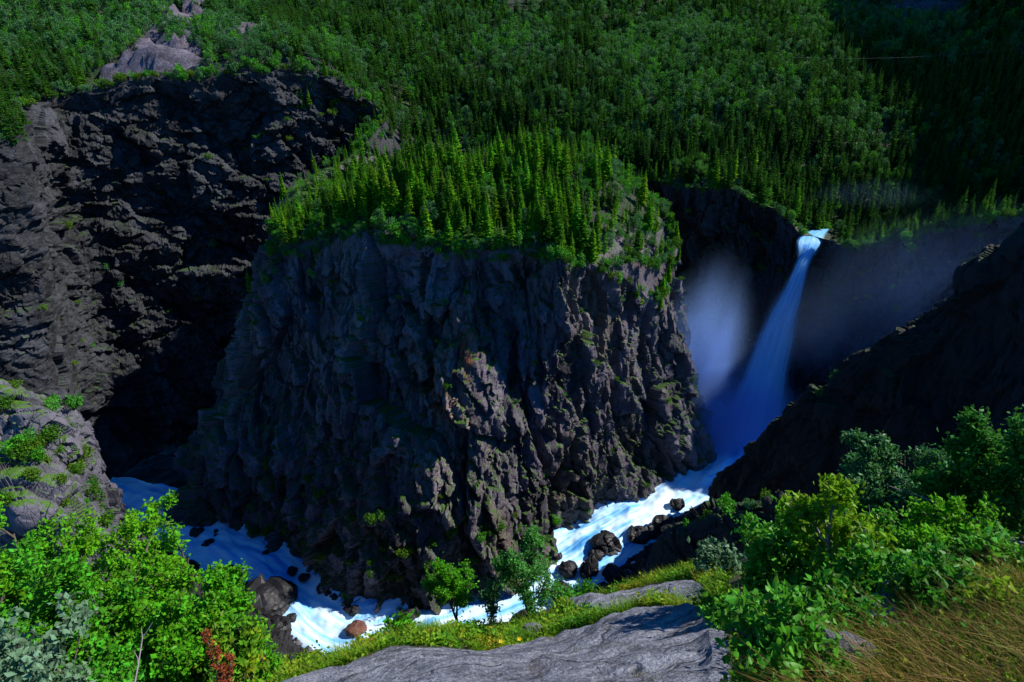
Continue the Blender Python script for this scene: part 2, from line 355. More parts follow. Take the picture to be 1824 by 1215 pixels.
for _ in range(12): NRM = np.vstack([NRM[:1], .25 * NRM[:-2] + .5 * NRM[1:-1] + .25 * NRM[2:], NRM[-1:]])
NRM /= np.linalg.norm(NRM, axis=1, keepdims=True) + 1e-9

NRW, NCAP = 220, 7
tv = np.linspace(0, 1, NRW)[:, None, None]
G = np.empty((NRW, NS, 3))
G[..., 2] = RIM[None, :, 2] + (FOOT[None, :, 2] - 4 - RIM[None, :, 2]) * tv[..., 0]
hp = (tv ** 1.25)[..., 0]
for k in (0, 1): G[..., k] = RIM[None, :, k] + (FOOT[None, :, k] - RIM[None, :, k]) * hp
flat = G.reshape(-1, 3); tfl = np.repeat(np.linspace(0, 1, NRW), NS)
fade = .25 + .75 * np.clip(tfl / .10, 0, 1) ** .8
px_, py_, dep_ = project(flat)
left = np.clip((300 - ts) * 0 + (10.5 - ts) / 1.5, 0, 1)          # left wall columns: bedded horizontally
leftw = np.tile(left, NRW)
warp = np.stack([fbm(flat, 30, 31, 2), fbm(flat, 30, 37, 2), fbm(flat, 30, 41, 2)], 1) * 3
Q = flat + warp + np.stack([fbm(flat, 2.6, 33, 2), fbm(flat, 2.6, 34, 2), fbm(flat, 2.6, 35, 2)], 1) * .7
def cliffdisp(Q, sx, sz, seed, amp):
    # shear the vertical jointing a little so that slabs lean
    S = Q.copy(); S[:, 0] += .22 * S[:, 2]
    return amp * facet(S, (sx, sx, sz), seed, 1.3, .3 if sx > 7 else 0)
dv = cliffdisp(Q, 24, 80, 1, 4.8) + cliffdisp(Q, 9, 30, 2, 2.6) + cliffdisp(Q, 4.0, 12, 3, 1.2) + cliffdisp(Q, 2.3, 5.5, 4, .45)
dh = cliffdisp(Q, 34, 22, 11, 5.5) + cliffdisp(Q, 13, 7, 12, 2.9) + cliffdisp(Q, 5.5, 3.4, 13, 1.3) + cliffdisp(Q, 2.8, 2.2, 14, .45)
disp = (dv * (1 - leftw) + dh * leftw) * fade + .7 * fbm(flat, 14, 50, 3) * fade
tS = Q.copy(); tS[:, 0] += .22 * tS[:, 2]; tone = .6 * facet(tS, (9, 9, 30), 2, 0) + .5 * facet(tS, (4, 4, 12), 3, 0)
big = np.tile(NRM, (NRW, 1))
lipw = np.tile(np.exp(-((ts - 29.6) / 1.1) ** 2), NRW)
disp = disp * (1 - .7 * lipw) - 3 * lipw * fade
disp = disp * np.tile(1 - .6 * np.exp(-((ts - 2.3) / 1.2) ** 2), NRW)
gn = grid_normals(G).reshape(-1, 3); gn = np.where((gn * big).sum(1, keepdims=True) < 0, -gn, gn); big = .5 * big + .5 * gn; big = big / (np.linalg.norm(big, axis=1, keepdims=True) + 1e-9)
GD = (flat + big * disp[:, None]); GD = GD + .12 * np.stack([fbm(flat, 1.7, 36, 2), fbm(flat, 1.7, 38, 2), fbm(flat, 1.7, 39, 2)], 1) * fade[:, None]
GD = GD.reshape(NRW, NS, 3)
# cap rows running back from the rim over the plateau
cap = []
for k in range(NCAP, 0, -1):
    q = RIM - NRM * (k * 2.0); z = Hgt(q[:, 0], q[:, 1]) + .12; w = min(1, k / 3.); q[:, 2] = z * w + RIM[:, 2] * (1 - w); cap.append(q)
cap = np.array(cap); cf = cap.reshape(-1, 3); cap[..., 2] += (np.array([.3, .6, 1, 1, .8, .4, .1])[:, None] * (facet(cf, (9, 6, 6), 88, 1.4) * 1.1 + facet(cf, (4, 3, 3), 89, 1.2) * .5).reshape(cap.shape[:2])) * left[None, :]
ALL = np.concatenate([cap, GD], 0)
nrt = ALL.shape[0]
# stains: pale and rusty streaks of the middle face
px_, py_, _ = project(ALL.reshape(-1, 3))
def blob(cx, cy, sx, sy): return np.exp(-((px_ - cx) / sx) ** 2 - ((py_ - cy) / sy) ** 2)
pale = np.clip(blob(835, 560, 18, 70) + blob(775, 700, 45, 110) + blob(745, 800, 40, 60) + .8 * blob(820, 800, 60, 70) + .7 * blob(640, 580, 40, 60) + .5 * blob(560, 660, 60, 70) + .5 * blob(640, 440, 60, 30) + .5 * blob(1045, 560, 30, 60), 0, 1)
rust = np.clip(blob(836, 600, 22, 28) + blob(828, 640, 26, 40) + .9 * blob(800, 720, 26, 40) + .6 * blob(1032, 596, 16, 12) + .5 * blob(770, 690, 25, 60), 0, 1)
TONE = np.concatenate([np.zeros((NCAP, NS)), tone.reshape(NRW, NS)], 0)
pale = pale.reshape(nrt, NS); rust = rust.reshape(nrt, NS)
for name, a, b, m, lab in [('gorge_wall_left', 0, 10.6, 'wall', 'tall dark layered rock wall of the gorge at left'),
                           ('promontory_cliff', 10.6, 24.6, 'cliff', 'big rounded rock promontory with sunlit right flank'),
                           ('waterfall_gorge_wall', 24.6, 35, 'fallwall', 'wet rock wall, colour darkened for shade, either side of the waterfall')]:
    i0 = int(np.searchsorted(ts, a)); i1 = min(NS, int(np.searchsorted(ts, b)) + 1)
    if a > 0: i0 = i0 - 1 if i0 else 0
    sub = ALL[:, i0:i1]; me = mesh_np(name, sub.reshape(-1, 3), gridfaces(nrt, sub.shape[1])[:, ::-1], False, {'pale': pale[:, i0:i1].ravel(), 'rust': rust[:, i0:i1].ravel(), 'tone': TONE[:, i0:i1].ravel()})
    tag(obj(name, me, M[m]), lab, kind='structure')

# inside test for the plateau
poly = np.vstack([RIM[::6, :2], RIM[-1:, :2], [[620, 236], [620, 950], [-620, 950], [-620, 150]]])
def inside(x, y):
    c = np.zeros(len(x), bool); j = len(poly) - 1
    for i in range(len(poly)):
        xi, yi = poly[i]; xj, yj = poly[j]
        if yi != yj:
            c ^= ((yi > y) != (yj > y)) & (x < (xj - xi) * (y - yi) / (yj - yi) + xi)
        j = i
    return c
def rimdist(x, y):
    d = np.full(len(x), 1e9)
    for a in range(0, NS, 8): d = np.minimum(d, np.hypot(x - RIM[a, 0], y - RIM[a, 1]))
    return d
def bare_at(x, y, z):
    """bare rock: the slab streak at upper left, the scree at upper right, a clearing"""
    px, py, _ = project(np.stack([x, y, z], 1))
    line = np.interp(py, [-60, 20, 60, 100, 150, 200], [372, 345, 310, 290, 265, 255]); wid = np.interp(py, [-60, 20, 60, 100, 150, 200], [10, 34, 60, 72, 115, 130])
    b = np.exp(-(np.abs(px - line) / wid) ** 4) * np.clip((190 - py) / 30, 0, 1)
    b = np.maximum(b, np.exp(-((px - 435) / 38) ** 2 - ((py - 58) / 14) ** 2))
    b = np.maximum(b, np.exp(-((px - 1645) / 78) ** 4 - ((py - 20) / 20) ** 4))
    return b
gx = np.arange(-600, 604, 2.8); gy = np.arange(150, 904, 2.8); XX, YY = np.meshgrid(gx, gy); zf = Hgt(XX, YY)
bare = bare_at(XX.ravel(), YY.ravel(), zf)
XYZ = np.stack([XX.ravel(), YY.ravel(), zf], 1); XYZ[:, :2] += 6 * np.stack([fbm(XYZ, 20, 79, 2), fbm(XYZ, 20, 80, 2)], 1)
rockstep = facet(XYZ, (34, 13, 13), 77, 1.6) * 5.5 + facet(XYZ, (13, 6, 6), 78, 1.2) * 2.0 + facet(XYZ, (5.5, 3.6, 4), 81, 1.0) * .5
zf2 = zf + rockstep * bare
hp_x, hp_y, _ = project(np.stack([XX.ravel(), YY.ravel(), zf], 1)); scree = ((hp_x > 1500) & (hp_y < 70)).astype(float)
ins = inside(XX.ravel(), YY.ravel()) & (rimdist(XX.ravel(), YY.ravel()) > 6); F = gridfaces(len(gy), len(gx)); F = F[ins[F].all(1)]
used = np.unique(F); remap = -np.ones(XX.size, int); remap[used] = np.arange(len(used))
V = np.stack([XX.ravel(), YY.ravel(), zf2], 1)[used]
tag(obj('valley_hillside', mesh_np('valley_hillside', V, remap[F], True, {'bare': bare[used], 'scree': scree[used]}), M['floor']), 'forested hillside and plateau beyond the gorge', kind='structure')

# ------------------------------------------------------------ river
RS = [(PZ(1345, 735, -183.0), 34), (PZ(1310, 800, -183.4), 30), (PZ(1262, 850, -183.8), 24), (PZ(1195, 895, -185), 22), (PZ(1095, 945, -188), 22), (PZ(1010, 995, -190), 24),
      (PZ(900, 1055, -192.5), 26), (PZ(740, 1112, -194.2), 28), (PZ(610, 1135, -195.2), 28), (PZ(510, 1070, -197), 28), (PZ(430, 1005, -199), 28),
      (PZ(330, 955, -201), 28), (PZ(230, 925, -202), 26), (PZ(100, 900, -203), 26), (PZ(-200, 880, -204), 26)]
rc = catmull(np.array([a for a, b in RS]), 520); rw = np.interp(np.linspace(0, len(RS) - 1, 520), range(len(RS)), [b for a, b in RS])
rt = np.gradient(rc, axis=0)[:, :2]; rt /= np.linalg.norm(rt, axis=1, keepdims=True); rn = np.stack([-rt[:, 1], rt[:, 0]], 1)
NV = 110; vv = np.linspace(-1, 1, NV); RG = np.empty((520, NV, 3)); RG[..., :2] = rc[:, None, :2] + rn[:, None, :] * (vv[None, :, None] * rw[:, None, None]); RG[..., 2] = rc[:, None, 2]
ral = np.r_[0, np.cumsum(np.linalg.norm(np.diff(rc, axis=0), axis=1))]
flow = np.stack([np.repeat(ral, NV), (vv[None, :] * rw[:, None]).ravel(), np.zeros(520 * NV)], 1)
fq = flow * np.array([.35, 1, 1]); fq2 = flow * np.array([.6, 1, 1])
wz = 1.5 * fbm(fq, 8, 91, 3) + 1.3 * (.6 - np.abs(fbm(fq2, 14, 95, 2))) * 1.6 + .35 * fbm(flow, 3, 97, 2)
RG[..., 2] += wz.reshape(520, NV)
RIV = RG
tag(obj('river', mesh_np('river', RG.reshape(-1, 3), gridfaces(520, NV), True, {'flow': flow}), M['river']), 'foaming river winding round the foot of the promontory', kind='structure')
def river_z(p):
    d = np.hypot(rc[:, 0] - p[0], rc[:, 1] - p[1]); return rc[d.argmin(), 2]

fx, fy = np.meshgrid(np.arange(-420, 332, 3.), np.arange(40, 402, 3.)); fp = np.stack([fx.ravel(), fy.ravel(), 0 * fx.ravel()], 1); fz = -206 + 1.6 * facet(fp, (12, 12, 12), 71, 1.3) + .8 * facet(fp, (5, 5, 5), 72, 1.3)
tag(obj('gorge_floor', mesh_np('gorge_floor', np.c_[fp[:, :2], fz], gridfaces(*fx.shape)), M['bank']), 'dark rubble floor of the gorge under the river', kind='structure')
# ------------------------------------------------------------ waterfall
WC = [(1462, 408, 312, 5), (1448, 420, 300, 6.5), (1443, 432, 295, 6.5), (1437, 452, 291, 5), (1426, 478, 288.5, 5.2), (1414, 510, 287, 6.6), (1402, 540, 286, 8.2), (1391, 570, 285, 9.3), (1381, 600, 284, 10.4), (1362, 660, 282, 12.2), (1345, 720, 280, 15), (1330, 775, 277, 18), (1320, 800, 275, 20)]
wc = catmull(np.array([PY(a, b, c) for a, b, c, d in WC]), 170); ww = np.interp(np.linspace(0, len(WC) - 1, 170), range(len(WC)), [d for *_, d in WC])
lip_t = np.linspace(0, 1, 170)
wf = empty('waterfall', tuple(wc[-1])); tag(wf, 'tall narrow waterfall plunging from the notch into the gorge', 'waterfall')
wside = np.array([.985, .17, 0.])       # across the fall
wfront = np.array([-.25, -.95, .15])
def fall_sheet(name, scale, seed, bulge, d0, d1, mat, i0=0, i1=170, off=0.):
    n = i1 - i0; NU = 44; uu = np.linspace(-1, 1, NU); c = wc[i0:i1]; w = ww[i0:i1] * scale * .85 * np.interp(np.arange(i0, i1), [0, 60, 120, 169], [1, 1.15, 1.35, 1.7])
    P3 = c[:, None, :] + wside[None, None, :] * (uu[None, :, None] * w[:, None, None])
    fl = np.stack([np.repeat(np.arange(n) * .9, NU), np.tile(uu, n) * 10, np.full(n * NU, seed * 3.1)], 1)
    nz = fbm(fl * np.array([.10, .5, 1]), 3, seed, 3).reshape(n, NU)
    b = (np.sqrt(np.clip(1 - uu ** 2, 0, 1))[None, :] * bulge + .10 * nz + off) * w[:, None]
    P3 = P3 + wfront[None, None, :] * b[..., None]
    edge = np.clip(1 - np.abs(uu), 0, 1)[None, :] + .16 * nz
    dens = np.clip(edge / .42, 0, 1) ** 1.2 * (d0 + (d1 - d0) * np.linspace(0, 1, n)[:, None])
    tf = np.clip((n - np.arange(n)) / 26., 0, 1)[:, None]; dens = dens * tf
    me = mesh_np(name, (P3 - wc[-1]).reshape(-1, 3), gridfaces(n, NU), True, {'flow': fl, 'dens': dens.ravel()})
    return obj(name, me, mat, wf)
fall_sheet('falling_water', .86, 3, .45, 2.2, 1.35, M['fall'])
fall_sheet('water_veil', 1.0, 5, .62, .9, .55, M['veil'], 30)
fall_sheet('water_veil', 1.25, 8, .8, .10, .34, M['veil'], 52)
fall_sheet('lip_cascade', 1.45, 12, .25, 3, 2.5, M['fall'], 0, 46, .04)

# ------------------------------------------------------------ spray and mist
def mist_mat(name, dens, sc, seed, col=(.33, .54, 1), aniso=.2):
    t = NT(name); co = t.n('ShaderNodeTexCoord').outputs['Object']
    ln = t.n('ShaderNodeVectorMath', {0: co}, operation='LENGTH').outputs['Value']
    fall = t.n('ShaderNodeMapRange', {'Value': ln, 'From Min': 1.0, 'From Max': .0}, interpolation_type='SMOOTHERSTEP').outputs[0]
    mp = t.n('ShaderNodeMapping', {'Vector': co}); mp.inputs['Location'].default_value = (seed, seed * 2.1, 0); mp.inputs['Scale'].default_value = (1, 1, .6)
    nz = t.ramp(t.noise(mp.outputs[0], sc, 2, .5), [(.32, .05), (.68, 1)])
    d = t.math('MULTIPLY', t.math('MULTIPLY', t.math('POWER', fall, 1.4), nz), dens)
    v = t.n('ShaderNodeVolumePrincipled', {'Color': col, 'Density': d, 'Anisotropy': aniso})
    t.t.links.new(v.outputs[0], t.out.inputs['Volume']); return t.m
def ico(name, sub=3):
    import bmesh
    bm = bmesh.new(); bmesh.ops.create_icosphere(bm, subdivisions=sub, radius=1.0); me = bpy.data.meshes.new(name); bm.to_mesh(me); bm.free(); return me
def mist(name, c, s, rot, dens, sc, seed, label):
    o = obj(name, ico(name), mist_mat(name + '_%d' % seed, dens, sc, seed)); o.location = c; o.scale = s; o.rotation_euler = rot
    return tag(o, label, kind='stuff')
mist('spray_mist', PY(1238, 650, 264), (33, 18, 72), (0, R(5), 0), .34, 1.4, 3, 'pale sunlit column of spray behind the promontory')
mist('spray_mist', PY(1318, 775, 258), (50, 22, 44), (0, 0, 0), .3, 1.6, 5, 'blue spray boiling at the foot of the waterfall')
mist('spray_mist', PY(1620, 540, 250), (90, 18, 55), (0, R(-18), 0), .036, 1.6, 8, 'thin blue mist drifting before the right gorge wall')
mist('spray_mist', PY(1560, 345, 308), (50, 14, 12), (0, 0, 0), .0045, 1.6, 9, 'thin mist drifting behind the wooded right bank')

# ------------------------------------------------------------ near side: banks, black ridge, spurs
def rows_loft(name, rows, nr, nc, mat, facets, label, aniso=1.6, seed=0, kind='structure', attrs=None, edgefade=True):
    C = np.array(rows, float); A = np.stack([catmull(r, nc) for r in C], 0); Gd = np.stack([catmull(A[:, j], nr) for j in range(nc)], 1)
    n = grid_normals(Gd).reshape(-1, 3); P = Gd.reshape(-1, 3)
    Qw = P + np.stack([fbm(P, 12, seed + 1, 2), fbm(P, 12, seed + 2, 2), fbm(P, 12, seed + 3, 2)], 1) * 2
    d = 0
    for i, (s, a) in enumerate(facets): d = d + a * facet(Qw, (s, s, s * aniso), seed + 20 + i, 1.3, .25)
    P = P + n * d[:, None]
    me = mesh_np(name, P, gridfaces(nr, nc)); o = obj(name, me, mat); tag(o, label, kind=kind); return o, P.reshape(nr, nc, 3), n.reshape(nr, nc, 3)

# black ridge at right: crest line, then down its far side and down its shaded near face
cr = [(1262, 893, 205), (1275, 850, 203), (1330, 802, 194), (1385, 755, 184), (1440, 700, 172), (1520, 645, 160), (1605, 590, 148), (1672, 540, 140), (1720, 490, 134), (1770, 455, 128), (1830, 415, 122), (1960, 330, 118), (2150, 260, 116)]
crest = np.array([PY(*c) for c in cr]); crest[:, 2] -= 1.5
back = crest + np.array([8, 10, -12]); back2 = crest + np.array([26, 34, -95]); back3 = crest + np.array([32, 44, -150])
f1 = crest + np.array([-2.5, -6, -12]); f2 = crest + np.array([-5, -14, -45]); f3 = crest + np.array([-14, -34, -92]); f4 = crest + np.array([-30, -62, -150])
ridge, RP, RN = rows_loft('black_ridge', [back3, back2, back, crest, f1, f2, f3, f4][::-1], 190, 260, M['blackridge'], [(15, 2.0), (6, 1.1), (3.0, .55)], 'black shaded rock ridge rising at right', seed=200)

# near river bank: rubble slope from the water up towards the camera (mostly hidden)
nb = [(1262, 900, -186), (1225, 915, -186), (1165, 950, -188.5), (1125, 1000, -190.5), (1060, 1045, -191.5), (960, 1085, -193), (820, 1140, -194.5), (680, 1180, -195.5), (560, 1168, -196.5), (520, 1112, -197.5), (435, 1052, -199), (375, 1022, -200), (300, 965, -202), (215, 935, -203), (100, 915, -204), (-150, 900, -205)]
b0 = np.array([PZ(a, b, c) for a, b, c in nb])
def toward(P, f, dz): q = P * np.array([f, f, 1]); q[:, 2] = P[:, 2] * 1.0 + dz; return q
under = b0 + np.array([0, 8, -6]); b1 = toward(b0, .90, 7); b2 = toward(b0, .72, 30); b3 = toward(b0, .45, 85); b4 = toward(b0, .24, 132); b5 = toward(b0, .10, 148)
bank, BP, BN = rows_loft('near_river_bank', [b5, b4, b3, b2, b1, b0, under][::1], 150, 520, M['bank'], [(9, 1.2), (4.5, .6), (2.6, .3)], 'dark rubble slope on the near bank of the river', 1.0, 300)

# sunlit spur at lower left
sp = []
for (px0, d0), row in zip([(0, 0)], [0]): pass
top = [(-220, 640, 92), (-80, 665, 90), (0, 688, 88), (45, 705, 87), (85, 735, 86), (112, 770, 86), (140, 815, 86), (160, 872, 86), (172, 925, 86), (180, 985, 86)]
mid1 = [(-240, 760, 82), (-90, 780, 81), (0, 800, 80), (40, 805, 80), (80, 825, 80.5), (112, 845, 81.5), (140, 868, 82.5), (158, 905, 83.5), (176, 945, 84.5), (188, 990, 85)]
led = [(-240, 890, 71), (-90, 890, 70), (0, 893, 70), (40, 895, 70), (80, 900, 71), (120, 912, 72), (150, 925, 74), (175, 945, 76), (190, 965, 79), (200, 1000, 82)]
lo = [(-240, 1010, 69), (-90, 1010, 68), (0, 1010, 68), (40, 1010, 68), (80, 1012, 69), (120, 1015, 70), (150, 1017, 72), (175, 1017, 74), (190, 1020, 77), (205, 1030, 81)]
lo2 = [(-240, 1130, 62), (-90, 1130, 61), (0, 1130, 61), (40, 1130, 61), (80, 1132, 62), (120, 1135, 63), (150, 1137, 65), (175, 1140, 68), (195, 1140, 72), (215, 1140, 78)]
L = lambda rws: np.array([PY(*r) for r in rws])
bk = L(top) + np.array([-5, 12, -15]); bk2 = L(top) + np.array([-8, 20, -80])
spur, SPP, SPN = rows_loft('left_spur', [L(lo2), L(lo), L(led), L(mid1), L(top), bk, bk2], 260, 260, M['spur'], [(9, 1.2), (3.6, .55), (1.6, .25)], 'sunlit rocky spur with shrubs at lower left', 1.2, 400)

# dark outcrop between the foreground and the river
top = [(1135, 1035, 42), (1165, 985, 41), (1195, 955, 40), (1240, 930, 39), (1290, 912, 38), (1345, 902, 37), (1420, 895, 36)]
fa = [(1150, 1040, 40), (1185, 1010, 39), (1215, 995, 38), (1255, 985, 37), (1300, 975, 36), (1350, 970, 35), (1430, 960, 34)]
fb = [(1160, 1080, 39), (1200, 1070, 38), (1235, 1065, 37), (1270, 1060, 36), (1310, 1055, 35), (1360, 1050, 34), (1440, 1040, 33)]
bk = L(top) + np.array([1, 3, -4.0]); bk2 = L(top) + np.array([2, 6, -22])
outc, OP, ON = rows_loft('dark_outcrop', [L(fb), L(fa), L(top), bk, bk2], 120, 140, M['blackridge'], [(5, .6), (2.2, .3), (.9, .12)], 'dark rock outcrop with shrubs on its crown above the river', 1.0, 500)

# ------------------------------------------------------------ foreground ground: steep slab and turf at the camera's feet
EPX = [-500, 0, 300, 430, 520, 620, 700, 760, 850, 930, 1010, 1100, 1180, 1250, 1330, 1420, 1520, 1650, 1824, 2400]
EPY = [1250, 1240, 1240, 1222, 1196, 1170, 1145, 1120, 1110, 1104, 1090, 1055, 1030, 1010, 990, 978, 968, 955, 935, 900]
ERR = [12, 12.5, 12, 10.5, 9.5, 10, 11, 12, 13, 13, 13, 13.5, 14, 14, 13, 12, 12, 11.5, 11, 10]
R0 = [8, 8.5, 8, 5.6, 4.4, 3.5, 3.2, 3.1, 3.0, 2.9, 2.8, 2.8, 2.8, 2.8, 2.7, 2.7, 2.7, 2.6, 2.6, 2.6]
def near_R(px, py):
    ep = np.interp(px, EPX, EPY); er = np.interp(px, EPX, ERR); r0 = np.interp(px, EPX, R0)
    w = (1360 - py) / (1360 - ep); return 1 / ((1 - w) / r0 + w / er)
def near_pt(px, py): return PR(px, py, near_R(px, py))
NCF, NRF = 860, 300
cpx = np.linspace(-500, 2400, NCF); FG = np.empty((NRF + 40, NCF, 3)); rowp = np.linspace(0, 1, NRF)
CE = np.interp(cpx, EPX, EPY)[None, :]; PYS = 1560 + (CE - 1560) * (rowp ** .8)[:, None]; PXS = np.tile(cpx, (NRF, 1)); r0_ = np.interp(PXS, EPX, R0)
RR = np.where(PYS > 1360, r0_ / (1 + (PYS - 1360) / 900.), near_R(PXS, np.minimum(PYS, 1360)))
du_ = (PXS - W / 2) / FPX; dv_ = (H / 2 - PYS) / FPX; DD = np.stack([du_, CP + dv_ * SP, -SP + dv_ * CP], -1); FG[:NRF] = DD / np.linalg.norm(DD, axis=-1, keepdims=True) * RR[..., None]
e_ = FG[NRF - 1]; hd_ = e_[:, :2] / np.linalg.norm(e_[:, :2], axis=1, keepdims=True)
for k in range(40):
    q = (k + 1) / 40.; FG[NRF + k, :, :2] = e_[:, :2] + hd_ * 34 * q; FG[NRF + k, :, 2] = e_[:, 2] - 95 * q - 1.5 * q ** .5
P = FG.reshape(-1, 3); fpx, fpy, fdep = project(P)
def fg_bare(px, py):
    edge = np.interp(px, [440, 560, 640, 700, 760, 850, 900, 960, 1010, 1060, 1100, 1130, 1180, 1260, 1310, 1360], [1260, 1215, 1196, 1180, 1168, 1160, 1152, 1140, 1128, 1122, 1112, 1100, 1092, 1100, 1120, 1260])
    b = np.clip((py - edge) / 14 + .5, 0, 1) * np.clip((1330 - px) / 50, 0, 1)
    up = np.interp(px, [980, 1010, 1060, 1120, 1180, 1240, 1265], [1100, 1082, 1068, 1058, 1046, 1040, 1060]); lo_ = np.interp(px, [980, 1010, 1060, 1120, 1180, 1240, 1265], [1100, 1100, 1104, 1090, 1084, 1088, 1066])
    b = np.maximum(b, np.clip((py - up) / 10, 0, 1) * np.clip((lo_ - py) / 10, 0, 1) * (px > 985) * (px < 1262))
    b = np.maximum(b, np.exp(-((px - 1745) / 70) ** 2 - ((py - 1000) / 28) ** 2)); b = np.maximum(b, np.exp(-((px - 1590) / 70) ** 2 - ((py - 1090) / 45) ** 2))
    return b
bareF = fg_bare(fpx, fpy)
n = grid_normals(FG).reshape(-1, 3); n = np.where((n[:, 2] < 0)[:, None], -n, n)
tilt = P.copy(); tilt[:, 2] = (P[:, 2] + .9 * P[:, 1] - .2 * P[:, 0]) * 4
dF = .10 * fbm(P, 1.6, 601, 4) + bareF * (.05 * np.abs(fbm(tilt, 1.3, 611, 3)) + .03 * fbm(tilt, .5, 613, 4) + .02 * np.abs(fbm(P * [1, 1, 3], .35, 615, 3))) + .015 * bareF
lu = np.linalg.norm(P, axis=1) * 1.15 + .35 * P[:, 0] + .55 * fbm(P, 1.5, 617, 4); lf = lu - np.floor(lu); dF = dF + bareF * .13 * np.where(lf < .85, lf / .85, (1 - lf) / .15) * (.35 + .65 * np.clip(vnoise(P, 1.1, 618) + .5, 0, 1))
dF = dF * np.clip(fdep / 3, .3, 1)
P = P + n * dF[:, None]; FGP = P.reshape(NRF + 40, NCF, 3)
tag(obj('near_slope', mesh_np('near_slope', P, gridfaces(NRF + 40, NCF), False, {'bare': bareF}), M['near']), 'grey lichen-specked rock slab and turf slope in the foreground', kind='structure')

# ------------------------------------------------------------ plant builders
def quads_mesh(name, C, A, B):
    """leaf diamonds: centre C, half-length vector A, half-width vector B, folded"""
    n = len(C); nn = np.cross(A, B); nn /= np.linalg.norm(nn, axis=1, keepdims=True) + 1e-9
    w = np.linalg.norm(B, axis=1, keepdims=True)
    V = np.stack([C - A, C + B * 1.0 - A * .1 + nn * w * .35, C + A, C - B * 1.0 - A * .1 + nn * w * .35], 1).reshape(-1, 3)
    i = np.arange(n)[:, None] * 4
    F = np.concatenate([i + np.array([0, 1, 2]), i + np.array([0, 2, 3])], 1).reshape(-1, 3)
    return mesh_np(name, V, F)
def tubes_mesh(name, segs, sides=5):
    """segs: list of (points (k,3), radii (k,))"""
    Vs, Fs, b = [], [], 0
    for pts, rad in segs:
        pts = np.asarray(pts, float); k = len(pts); t = np.gradient(pts, axis=0); t /= np.linalg.norm(t, axis=1, keepdims=True) + 1e-9
        ref = np.array([.31, .95, .05]); u = np.cross(t, ref); u /= np.linalg.norm(u, axis=1, keepdims=True) + 1e-9; v = np.cross(t, u)
        a = np.linspace(0, 2 * np.pi, sides, endpoint=False)
        ring = pts[:, None] + (u[:, None] * np.cos(a)[None, :, None] + v[:, None] * np.sin(a)[None, :, None]) * np.asarray(rad, float)[:, None, None]
        Vs.append(ring.reshape(-1, 3)); q = np.arange(k - 1)[:, None] * sides + np.arange(sides)[None]; q2 = np.arange(k - 1)[:, None] * sides + (np.arange(sides)[None] + 1) % sides
        Fs.append((np.stack([q, q2, q2 + sides, q + sides], -1) + b).reshape(-1, 4)); b += k * sides
    return mesh_np(name, np.concatenate(Vs), np.concatenate(Fs), True)
def unit(n, g):
    v = g.normal(size=(n, 3)); return v / np.linalg.norm(v, axis=1, keepdims=True)

def spruce_meshes(i, g, lod=0, mat='spruce'):
    h = g.uniform(12.5, 15.5); r = h * g.uniform(.135, .18) * (1.3 if lod else 1); nw = 26 if lod == 0 else 17
    V, F = [], []
    bend = g.normal(0, .25, 2)
    for k in range(nw):
        f = (k + .5) / nw; z = h * (.10 + .89 * f); rr = r * (1 - f) ** .85 * (1.0 if f > .12 else .75) + .10
        nb_ = (9 if lod == 0 else 6) if f < .8 else 5
        for q in range(nb_):
            if g.random() < .10: continue
            a = 2 * np.pi * (q + g.random() * .9) / nb_ + k * 1.3; L_ = rr * g.uniform(.6, 1.2); dr = -.30 - .5 * (1 - f) * g.random()
            d = np.array([math.cos(a), math.sin(a), 0]); s_ = np.array([-d[1], d[0], 0]); w = L_ * g.uniform(.24, .36) + .06
            z0 = z + g.uniform(-.2, .2); cen = np.array([bend[0] * f * f, bend[1] * f * f, z0])
            p0 = cen + d * .03; pm = cen + d * L_ * .55 + np.array([0, 0, dr * L_ * .35 ]); pe = cen + d * L_ + np.array([0, 0, dr * L_ * .55 + .10])
            b = len(V)
            V += [p0, pm + s_ * w + [0, 0, -w * .45], pe, pm - s_ * w + [0, 0, -w * .45], pm + [0, 0, .05]]
            F += [(b, b + 1, b + 4), (b, b + 4, b + 3), (b + 1, b + 2, b + 4), (b + 4, b + 2, b + 3)]
            if lod == 0 or q % 2:    # hanging twigs
                for sg in (.45, .8):
                    pc = p0 * (1 - sg) + pe * sg; b = len(V); o = s_ * g.normal(0, .5) * w
                    V += [pc + s_ * w * .5 + o, pc - s_ * w * .5 + o, pc + o + [0, 0, -w * g.uniform(.8, 1.5)]]; F += [(b, b + 1, b + 2)]
    b = len(V); top = np.array([bend[0], bend[1], h])
    for q in range(4):
        a = q * 1.57; V += [top + [0, 0, .5], top + [math.cos(a) * .22, math.sin(a) * .22, -.9], top + [math.cos(a + 1.6) * .22, math.sin(a + 1.6) * .22, -.9]]; F.append((b, b + 1, b + 2)); b += 3
    crown = mesh_np('spruce_crown', np.array(V), np.array(F)); crown.materials.append(M[mat])
    zz = np.linspace(0, 1, 6); tr = tubes_mesh('spruce_trunk', [(np.stack([bend[0] * zz ** 2, bend[1] * zz ** 2, zz * h * .97 - .6], 1), .19 * (1 - zz) + .02)], 6); tr.materials.append(M['bark'])
    return crown, tr
